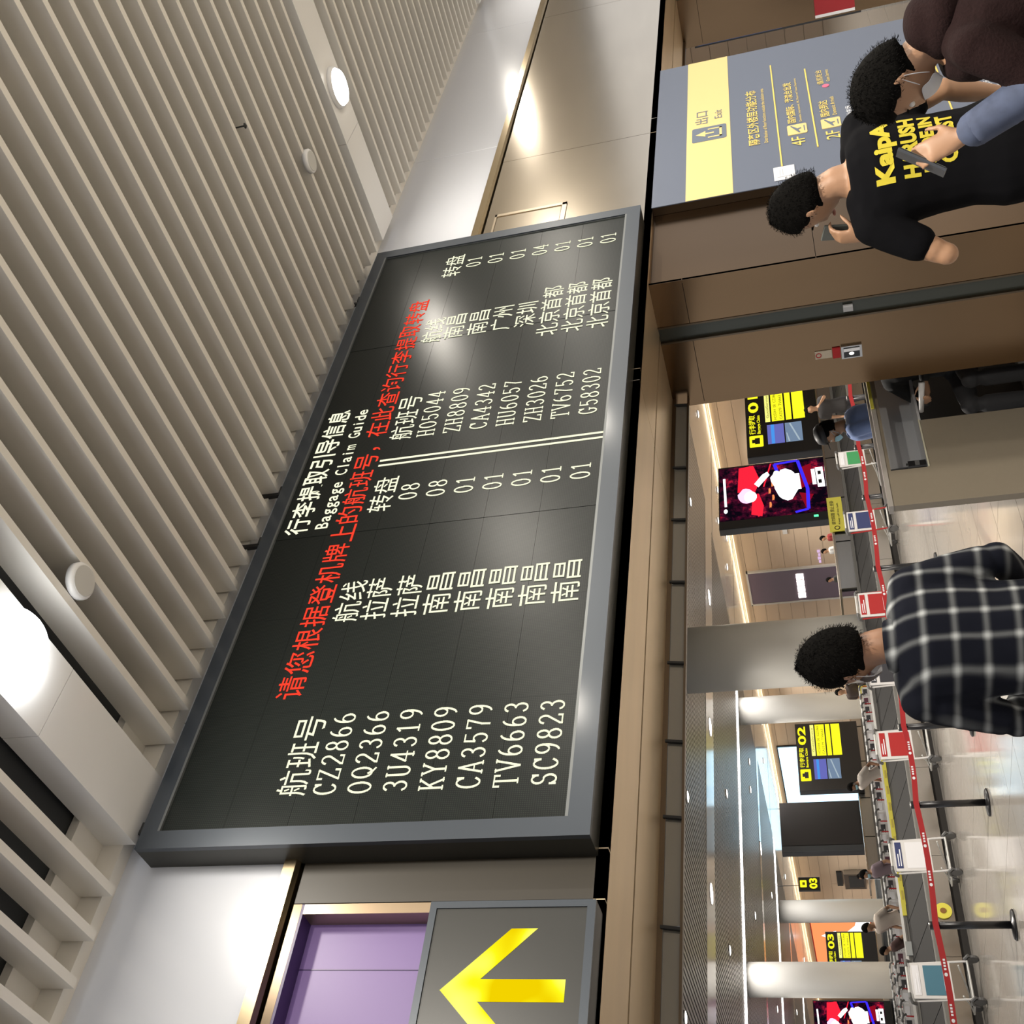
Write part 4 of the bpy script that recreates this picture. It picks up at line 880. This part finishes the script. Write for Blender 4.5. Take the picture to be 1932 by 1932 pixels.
def human(label, loc, yaw, H=1.70, top=None, bottom=None, skin=None, hyaw=0, hpitch=0, hroll=0, lean=(0, 0), la=None, ra=None, sleeve='short', vox=.008, hair=True, seated=False,
          mask=None, cap=None, collar=None, tufts=2500, curl=(.5, .5), hd=(None, None), hips=0, shoulder=.185, top_extra=.018, name='person', group=None, girth=1.0):
    skin = skin or skin_m; bottom = bottom or trous
    t = lthing(name, label, 'person', loc, yaw, group)
    k = H/1.70; t.scale = (k, k, k)
    hz = -hips
    def sh(z): f = max(0, (z-.92)/.5); return Vector((lean[0]*f, lean[1]*f, z+hz-(.12*(abs(lean[1]))*f)))
    def ring(z, a, b, e=0): c = sh(z); return (c, Vector(((a+e)*girth, 0, 0)), Vector((0, (b+e)*girth, 0)))
    T = [(.84, .15, .105), (.92, .165, .115), (1.02, .145, .10), (1.12, .145, .10), (1.24, .165, .108), (1.33, .175, .105), (1.385, .155, .085), (1.42, .10, .065)]
    body = MB(); ring_loft(body, [ring(*q_) for q_ in T]); 
    nb = sh(1.40); hp = sh(1.47)
    Rh = Matrix.Rotation(math.radians(hyaw), 3, 'Z') @ Matrix.Rotation(math.radians(-hpitch), 3, 'X') @ Matrix.Rotation(math.radians(hroll), 3, 'Y')
    def hh(p): return hp + Rh @ (Vector(p)-Vector((0, 0, 1.47)))
    limb(body, [nb-Vector((0, 0, .02)), hh((0, .0, 1.46)), hh((0, .005, 1.52))], [.068, .056, .056], 14)
    # head: shaped ball with brow, nose, lips, chin, jaw
    nu, nv = 36, 26; vs = []; fs = []
    hcv = Vector((0, .012, 1.585))
    for j in range(nv+1):
        ph = PI*j/nv
        for i in range(nu):
            th = 2*PI*i/nu; x = math.sin(ph)*math.cos(th); y = math.sin(ph)*math.sin(th); z = math.cos(ph)
            px, py, pz = x*.076, y*.094, z*.118
            if z < 0: px *= 1-.30*(-z)**1.3; py = py*(1-.18*(-z)) + (.012*(-z) if y > 0 else .02*(-z))
            if y > 0:
                g_ = lambda cx_, cz_, wx, wz: math.exp(-((px-cx_)/wx)**2-((pz-cz_)/wz)**2)
                py += .022*g_(0, -.022, .013, .020)+.010*g_(0, .0, .009, .02)+.007*g_(0, -.058, .022, .010)-.004*g_(0, -.068, .02, .004)+.009*g_(0, -.095, .022, .016)+.005*g_(0, .028, .05, .01)-.009*(g_(-.032, .008, .016, .012)+g_(.032, .008, .016, .012))
            vs.append(hh(hcv+Vector((px, py, pz))))
    for j in range(nv):
        for i in range(nu): fs.append((j*nu+i, (j+1)*nu+i, (j+1)*nu+(i+1) % nu, j*nu+(i+1) % nu))
    body.add(vs, fs)
    for s in (-1, 1): body.ell(hh((s*.079, .008, 1.575)), (.010, .022, .033), 10, 8, rot=Rh @ Matrix.Rotation(s*.35, 3, 'Z'))
    arms = []
    for s, a, hdv, cu in ((-1, la, hd[0], curl[0]), (1, ra, hd[1], curl[1])):
        S_ = sh(1.355)+Vector((s*shoulder*girth, 0, 0))
        if a is None: a = ((s*(shoulder+.07), -.02, 1.08+hz), (s*(shoulder+.07), .06, .84+hz))
        E_, W_ = Vector(a[0]), Vector(a[1]); arms.append((s, S_, E_, W_))
        limb(body, [sh(1.36)+Vector((s*.12, 0, 0)), S_, S_.lerp(E_, .45), E_, E_.lerp(W_, .35), W_], [.062, .056, .050, .039, .040, .026])
        d = Vector(hdv[0]) if hdv else (W_-E_); nrm = Vector(hdv[1]) if hdv else Vector((-s, .3, 0))
        hand(body, W_+d.normalized()*.012, d, nrm, s if False else 1 if nrm.cross(d).dot(Vector((0, 1, 0))) > 0 else -1, cu)
    # legs
    legs = []
    for s in (-1, 1):
        hip = sh(.88)+Vector((s*.09, 0, 0))
        if seated: kn = Vector((s*.12, .44, .50)); an = Vector((s*.12, .44, .09))
        else: kn = Vector((s*.105, .02, .48)); an = Vector((s*.11, -.02, .085))
        if seated: hip = Vector((s*.09, .0, .52))
        legs.append((s, hip, kn, an)); limb(body, [hip, kn, an], [.080, .052, .038]); 
        body.ell(an+Vector((0, .06, -.045)), (.04, .11, .035), 12, 8)
    bo = put('body', body.mesh('body', None, True), skin, t); remesh(bo, vox)
    # eyes, brows, lips
    if vox < .012:
        for s in (-1, 1):
            m = MB(); m.ell(hh((s*.032, .092, 1.593)), (.0125, .0105, .0095), 12, 8, rot=Rh); e_ = put('eye', m.mesh('eye', None, True), eye_w, t)
            m = MB(); m.ell(hh((s*.032, .101, 1.593)), (.005, .003, .005), 10, 6, rot=Rh); put('iris', m.mesh('iris', None, True), iris_m, e_)
            m = MB(); m.tube([hh((s*.016, .104, 1.612)), hh((s*.034, .103, 1.616)), hh((s*.052, .093, 1.611))], [.003, .004, .002], 6); put('eyebrow', m.mesh('eyebrow', None, True), hair_m, t)
        m = MB(); m.ell(hh((0, .107, 1.527)), (.022, .007, .0065), 12, 6, rot=Rh); put('lips', m.mesh('lips', None, True), lip_m, t)
    # hair
    if hair:
        rnd = random.Random(hash(label) % 999 if False else len(label)*7); m = MB(); vs = []; fs = []; nu2, nv2 = 40, 28; good = []
        for j in range(nv2+1):
            ph = PI*j/nv2
            for i in range(nu2):
                th = 2*PI*i/nu2; x = math.sin(ph)*math.cos(th); y = math.sin(ph)*math.sin(th); z = math.cos(ph)
                line_ = .50 if y > .62 else (.5-(.62-y)*1.25 if y > -.02 else (-.30+y*.45))
                k_ = 1.13+.035*noise.noise(Vector((x*4+len(label), y*4, z*4))) if z > line_ else .90
                p = hcv+Vector((x*.078*k_, y*.098*k_-.004, z*.118*k_+(.006 if z > line_ else 0))); vs.append(hh(p))
                if z > line_: good.append((p, Vector((x, y, z))))
        for j in range(nv2):
            for i in range(nu2): fs.append((j*nu2+i, (j+1)*nu2+i, (j+1)*nu2+(i+1) % nu2, j*nu2+(i+1) % nu2))
        m.add(vs, fs)
        if vox < .012:
            for _ in range(tufts):
                p, nn = rnd.choice(good); p = p+Vector((rnd.uniform(-.008, .008), rnd.uniform(-.008, .008), rnd.uniform(-.008, .008)))
                dv = (nn*.45+Vector((rnd.uniform(-.6, .6), rnd.uniform(-.6, .6), -.5+rnd.uniform(-.4, .4)))).normalized()*rnd.uniform(.006, .013)
                sd = nn.cross(dv).normalized()*.0014
                m.add([hh(p-sd), hh(p+sd), hh(p+dv)], [(0, 1, 2)])
        put('hair', m.mesh('hair', None, True), hair_m, t)
    if cap:
        m = MB(); vs = []; rings = [(hh(hcv+Vector((0, 0, .035))), Rh @ Vector((.089, 0, 0)), Rh @ Vector((0, .110, 0))), (hh(hcv+Vector((0, 0, .08))), Rh @ Vector((.085, 0, 0)), Rh @ Vector((0, .105, 0))), (hh(hcv+Vector((0, 0, .125))), Rh @ Vector((.06, 0, 0)), Rh @ Vector((0, .075, 0))), (hh(hcv+Vector((0, 0, .14))), Rh @ Vector((.02, 0, 0)), Rh @ Vector((0, .025, 0)))]
        ring_loft(m, rings); ring_loft(m, [(hh(hcv+Vector((0, .12, .038))), Rh @ Vector((.06, 0, 0)), Rh @ Vector((0, .045, 0))), (hh(hcv+Vector((0, .12, .046))), Rh @ Vector((.06, 0, 0)), Rh @ Vector((0, .045, 0)))])
        put('cap', m.mesh('cap', None, True), cap, t)
    if mask:
        m = MB(); g = [(-.072, .062, 1.545), (-.045, .098, 1.56), (0, .128, 1.565), (.045, .098, 1.56), (.072, .062, 1.545)]; h = [(-.062, .055, 1.492), (-.04, .088, 1.484), (0, .110, 1.478), (.04, .088, 1.484), (.062, .055, 1.492)]
        mid = [(a[0]*1.02, a[1]+.012, (a[2]+b_[2])/2) for a, b_ in zip(g, h)]
        V = [hh(p) for p in g]+[hh(p) for p in mid]+[hh(p) for p in h]
        m.add(V, [(i, i+1, i+6, i+5) for i in range(4)]+[(i+5, i+6, i+11, i+10) for i in range(4)])
        for s in (-1, 1): m.tube([hh((s*.070, .063, 1.54)), hh((s*.088, .02, 1.56)), hh((s*.086, -.01, 1.575)), hh((s*.084, .02, 1.53)), hh((s*.062, .056, 1.498))], .0022, 5)
        mo = put('face_mask', m.mesh('face_mask', None, True), mask, t); so = mo.modifiers.new('t', 'SOLIDIFY'); so.thickness = .002; ss = mo.modifiers.new('u', 'SUBSURF'); ss.levels = 1; ss.render_levels = 2
    # clothes
    if top:
        m = MB(); e = top_extra; ring_loft(m, [ring(.80, .158, .118, e), ring(.84, .155, .115, e)]+[ring(z, a, b, e) for z, a, b in T[1:]])
        for s, S_, E_, W_ in arms:
            if sleeve == 'short': limb(m, [sh(1.36)+Vector((s*.10, 0, 0)), S_, S_.lerp(E_, .60)], [.080, .070, .066])
            else: limb(m, [sh(1.36)+Vector((s*.10, 0, 0)), S_, S_.lerp(E_, .5), E_, E_.lerp(W_, .5), E_.lerp(W_, .93)], [.078, .070, .064, .054, .048, .040])
        so_ = put('shirt' if sleeve == 'short' else 'jacket', m.mesh('shirt', None, True), top, t); remesh(so_, vox*1.1, 6)
        if vox < .012:
            tx_ = bpy.data.textures.get('folds') or bpy.data.textures.new('folds', 'CLOUDS'); tx_.noise_scale = .16
            dm = so_.modifiers.new('f', 'DISPLACE'); dm.texture = tx_; dm.strength = .012; dm.mid_level = .5
    m = MB(); 
    if not seated: ring_loft(m, [ring(.79, .135, .100, .0), ring(.84, .150, .105, .0), ring(.90, .148, .100, .0)])
    else: ring_loft(m, [(Vector((0, 0, .46)), Vector((.17, 0, 0)), Vector((0, .14, 0))), (Vector((0, 0, .62)), Vector((.165, 0, 0)), Vector((0, .13, 0)))])
    for s, hip, kn, an in legs: limb(m, [hip, kn, an+Vector((0, 0, .01))], [.098, .070, .062])
    po = put('trousers', m.mesh('trousers', None, True), bottom, t); remesh(po, vox*1.3, 4)
    for s, hip, kn, an in legs:
        m = MB(); ring_loft(m, [(Vector((an.x, an.y+.045, .001)), Vector((.046, 0, 0)), Vector((0, .135, 0))), (Vector((an.x, an.y+.045, .04)), Vector((.047, 0, 0)), Vector((0, .135, 0))), (Vector((an.x, an.y+.02, .085)), Vector((.040, 0, 0)), Vector((0, .085, 0)))]); put('shoe', m.mesh('shoe', None, True), shoe_m, t)
    if collar:
        m = MB(); c0 = sh(1.41)
        ring_loft(m, [(c0+Vector((0, -.004, -.022)), Vector((.108, 0, 0)), Vector((0, .094, 0))), (c0+Vector((0, -.006, .005)), Vector((.092, 0, 0)), Vector((0, .086, 0))), (c0+Vector((0, -.008, .034)), Vector((.078, 0, 0)), Vector((0, .074, -.012)))], 28)
        put('collar', m.mesh('collar', None, True), collar, t)
    t['_sh'] = 0; del t['_sh']
    return t
R_ = math.radians
white_mask = mat('mask_white', (.62, .62, .64), .8); blue_mask = mat('mask_blue', (.30, .52, .60), .8)
pl_m = plaid()
# plaid shirted man, seen from behind, head turned to the left
P1 = human('man in black and white plaid shirt seen from behind, head turned left', (2.335, 2.80, 0), R_(50-90+2), 1.70, top=pl_m, bottom=denim, skin=skin_d, hyaw=34, hpitch=12, hroll=-4,
           la=((-.25, .08, 1.09), (-.16, .30, 1.02)), ra=((.245, .03, 1.09), (.17, .22, .98)), sleeve='long', mask=white_mask, collar=pl_m, tufts=5000, girth=1.02, top_extra=.024, shoulder=.168)
# man in black T-shirt with yellow lettering on the back, phone at his ear
tee = mat('tee_black', (.004, .004, .005), .95, spec=.08)
yaw2 = R_(27.5+32-90)
P2 = human('man in black T-shirt with yellow lettering on the back holding a phone to his face', (3.66, 1.90, 0), yaw2, 1.655, top=tee, bottom=trous, hyaw=22, hpitch=26, hroll=0,
           la=((-.33, .05, 1.13), (-.165, .13, 1.36)), ra=((.27, -.02, 1.07), (.30, .12, .85)), curl=(1.2, .5), hd=((( .15, .1, 1), (1, .1, 0)), None), tufts=4500, lean=(0, .02), girth=1.08, top_extra=.022)
def back_text(root, s, x0, x1, z0, z1, y, m, bulge=.25):
    me = text_raw(s, .05); co = [v.co.copy() for v in me.vertices]; a0 = min(c.x for c in co); a1 = max(c.x for c in co); b0 = min(c.y for c in co); b1 = max(c.y for c in co); mb = MB()
    vs = []
    for c in co:
        x = x0+(c.x-a0)*(x1-x0)/(a1-a0); z = z0+(c.y-b0)*(z1-z0)/(b1-b0); vs.append((x, y+bulge*x*x*3, z))
    mb.add(vs, [tuple(p.vertices) for p in me.polygons]); bpy.data.meshes.remove(me)
    o = put('lettering', mb.mesh('lettering'), m, root); sb = o.modifiers.new('w', 'SHRINKWRAP'); sb.target = [c for c in root.children if c.name.startswith('shirt')][0]; sb.wrap_method = 'PROJECT'; sb.use_negative_direction = True; sb.use_positive_direction = True; sb.use_project_y = True; sb.offset = .003
    return o
ty = mat('tee_yellow', (.52, .43, .03), .9)
for s, x0, x1, z0, z1 in (('KaipA', -.115, .13, 1.255, 1.335), ('HARUSH', -.11, .125, 1.19, 1.245), ('MADE IN', -.10, .12, 1.135, 1.18), ('COAST', -.08, .11, 1.07, 1.125)):
    back_text(P2, s, x0, x1, z0, z1, -.2, ty)
t = lthing('smartphone', 'grey smartphone with red case held at the ear of the man in the black T-shirt', 'phone', (0, 0, 0))
M2 = P2.matrix_basis if False else (Matrix.Translation((3.66, 1.90, 0)) @ Matrix.Rotation(yaw2, 4, 'Z'))
def atp(M_, k, p): return M_ @ (Vector(p)*k)
pc = atp(M2, 1.655/1.70, (-.118, .155, 1.475)); t.location = pc; t.rotation_euler = (R_(15), R_(-8), yaw2+R_(20))
put('case', MB().bbox(-.005, .005, -.033, .033, -.065, .045, .004).mesh('case'), mat('phone_shell', (.10, .11, .10), .3), t); put('red_end', MB().bbox(-.006, .006, -.034, .034, -.085, -.065, .004).mesh('red_end'), mat('phone_red', (.30, .02, .02), .3), t); put('screen', MB().box(.0052, .006, -.030, .030, -.06, .04).mesh('screen'), mat('phone_grey', (.12, .13, .12), .2), t)
# bowed woman in dark maroon jacket at the upper right corner
maroon = mat('jacket_maroon', (.014, .007, .007), .98, spec=.1, noise_amt=.35, noise_scale=120, bump=.3)
yaw3 = R_(23+75-90)
P3 = human('person in dark maroon fuzzy jacket with bowed head and white face mask', (2.93, 1.09, 0), yaw3, 1.43, top=maroon, bottom=trous, hyaw=6, hpitch=36, lean=(0, .12), la=((-.31, .20, 1.17), (-.25, .33, 1.38)), ra=((.30, .05, 1.03), (.22, .28, .95)), sleeve='long', mask=white_mask, tufts=4500, girth=1.12, top_extra=.03, curl=(.7, .5), hd=(((.15, .35, 1), (.8, .5, -.2)), None))
den2 = mat('denim_blue', (.055, .07, .12), .85, noise_amt=.4, noise_scale=30)
m = MB(); limb(m, [(-.31, .20, 1.17), (-.28, .265, 1.275), (-.257, .315, 1.355)], [.062, .056, .052]); put('denim_cuff', m.mesh('denim_cuff', None, True), den2, P3)
m = MB(); m.ell((0, .06, 1.405), (.135, .115, .075), 20, 12); m.ell((0, .065, 1.45), (.095, .085, .06), 20, 12); ho = put('hood', m.mesh('hood', None, True), maroon, P3); remesh(ho, .01, 8)
t = lthing('raised_phone', 'grey phone raised in the hand of the person in the maroon jacket', 'phone', (0, 0, 0)); M3 = Matrix.Translation((2.93, 1.09, 0)) @ Matrix.Rotation(yaw3, 4, 'Z')
t.location = atp(M3, 1.43/1.70, (-.215, .40, 1.50)); t.scale = (.85, .85, .85); t.rotation_euler = (R_(35), 0, yaw3+R_(35)); put('case', MB().bbox(-.036, .036, -.005, .005, -.075, .075, .004).mesh('case'), mat('phone_slate', (.06, .065, .075), .3), t); put('screen', MB().box(-.033, .033, -.006, -.0052, -.07, .07).mesh('screen'), mat('phone_grey', (.12, .13, .12), .2), t)
# guard in blue shirt behind the counter
blue = mat('shirt_blue', (.20, .28, .52), .75)
human('guard in light blue shirt and black cap behind the counter, facing left', (7.66, 6.20, 0), R_(39.5+75-90), 1.56, top=blue, bottom=trous, hyaw=10, hpitch=14, mask=blue_mask, cap=mat('cap_black', (.01, .01, .012), .5), tufts=800, vox=.011, girth=1.3, lean=(0, .04))
# dark clothed person sitting at the counter, mostly hidden by the pier
P5 = human('seated person in black clothes at the counter, mostly hidden by the bronze pier', (7.0, 5.2, 0), R_(90), 1.66, top=mat('jacket_black', (.012, .012, .012), .85), bottom=trous, seated=True, hips=.36, la=((-.26, .16, .78), (-.10, .36, .80)), ra=((.26, .16, .78), (.06, .40, .80)), sleeve='long', vox=.011, tufts=600, girth=.85)
t = lthing('rolled_paper', 'white rolled paper in the hand of the seated person in black', 'paper', (6.53, 5.15, .815), R_(10)); put('roll', MB().tube([(-.02, -.12, 0), (.0, .12, .01)], [.022, .016], 10).mesh('roll', None, True), white_p, t)
put('seat_stool', MB().mesh('x'), white_p) if False else None
t = thing('stool', 'dark round stool under the seated person at the counter', 'stool', (6.98, 5.13, 0))
part('seat', MB().lathe([(.17, .40), (.18, .42), (.17, .44)], (6.98, 5.13, 0)), blackm_m, t); part('pedestal', MB().lathe([(.17, 0), (.16, .02), (.03, .04), (.03, .40)], (6.98, 5.13, 0)), blackm_m, t)
# far away passengers
def far(label, x, y, yaw, H, topc, botc=(.02, .02, .025), **k):
    m = mat('cloth_%d' % len(MATS), topc, .8); b = mat('cloth_%d' % len(MATS), botc, .8)
    return human(label, (x, y, 0), R_(yaw-90), H, top=m, bottom=b, vox=.02, tufts=0, group='distant passengers in the baggage hall', **k)
far('distant person in black top and yellow bag by the second white column', 19.1, 24.6, 200, 1.70, (.03, .018, .014), lean=(0, .06))
far('distant person in white shirt and light blue mask bending over the carts', 15.6, 23.2, 190, 1.72, (.62, .56, .50), skin=skin_d, lean=(0, .34), hpitch=30, mask=blue_mask)
far('distant person in pinkish plaid shirt among the nested carts', 13.0, 22.95, 180, 1.62, (.20, .15, .17), lean=(0, .10), hpitch=20, mask=blue_mask)
far('distant person in white T-shirt near the beige wall', 22.6, 40.5, 150, 1.70, (.62, .64, .70))
far('distant person in cream shirt with black backpack leaning over the carts', 11.9, 23.0, 200, 1.72, (.60, .52, .44), lean=(0, .22), hpitch=28)
far('distant crouching person with brown jacket behind the carts', 11.35, 22.9, 170, 1.40, (.07, .035, .03), lean=(0, .2), hpitch=20)
far('distant person in red top at the far beige wall', 31.3, 30.9, 160, 1.66, (.25, .03, .03))
far('distant person in white top at the far beige wall', 30.6, 30.9, 160, 1.66, (.6, .6, .6))
far('distant person with dark hair beside the plum door', 29.2, 31.0, 160, 1.60, (.03, .03, .03))
far('person in dark clothes reaching up in front of the lit carousel 01 sign', 19.6, 15.4, 210, 1.66, (.02, .018, .018), lean=(0, .1), la=((-.25, .2, 1.25), (-.15, .42, 1.35)))
t = lthing('black_backpack', 'black backpack of the person in the cream shirt', 'bag', (11.98, 23.22, 1.15)); put('pack', MB().ell((0, 0, 0), (.17, .12, .23), 14, 10).mesh('pack', None, True), blackm_m, t)
t = lthing('yellow_bag', 'yellow shoulder bag of the distant person in black', 'bag', (18.9, 24.4, .98)); put('pouch', MB().bbox(-.15, .15, -.06, .06, -.12, .12, .03).mesh('pouch'), yel_m, t)

t = thing('blue_display', 'narrow dark display with blue lit picture seen between the exit directory and the far pier', 'display', (20, 7.1, 0))
part('case', MB().box(19.98, 20.2, 6.5, 7.40, 0, 2.8), black_m, t)
part('picture', MB().box(19.97, 19.98, 6.55, 7.37, 1.3, 2.75), emis('display_blue', (.05, .08, .18), 1), t)
part('bright_patch', MB().box(19.965, 19.97, 7.0, 7.3, 2.05, 2.2).box(19.965, 19.97, 7.05, 7.3, 1.6, 1.85), emis('display_patch', (.25, .4, .8), 1), t)
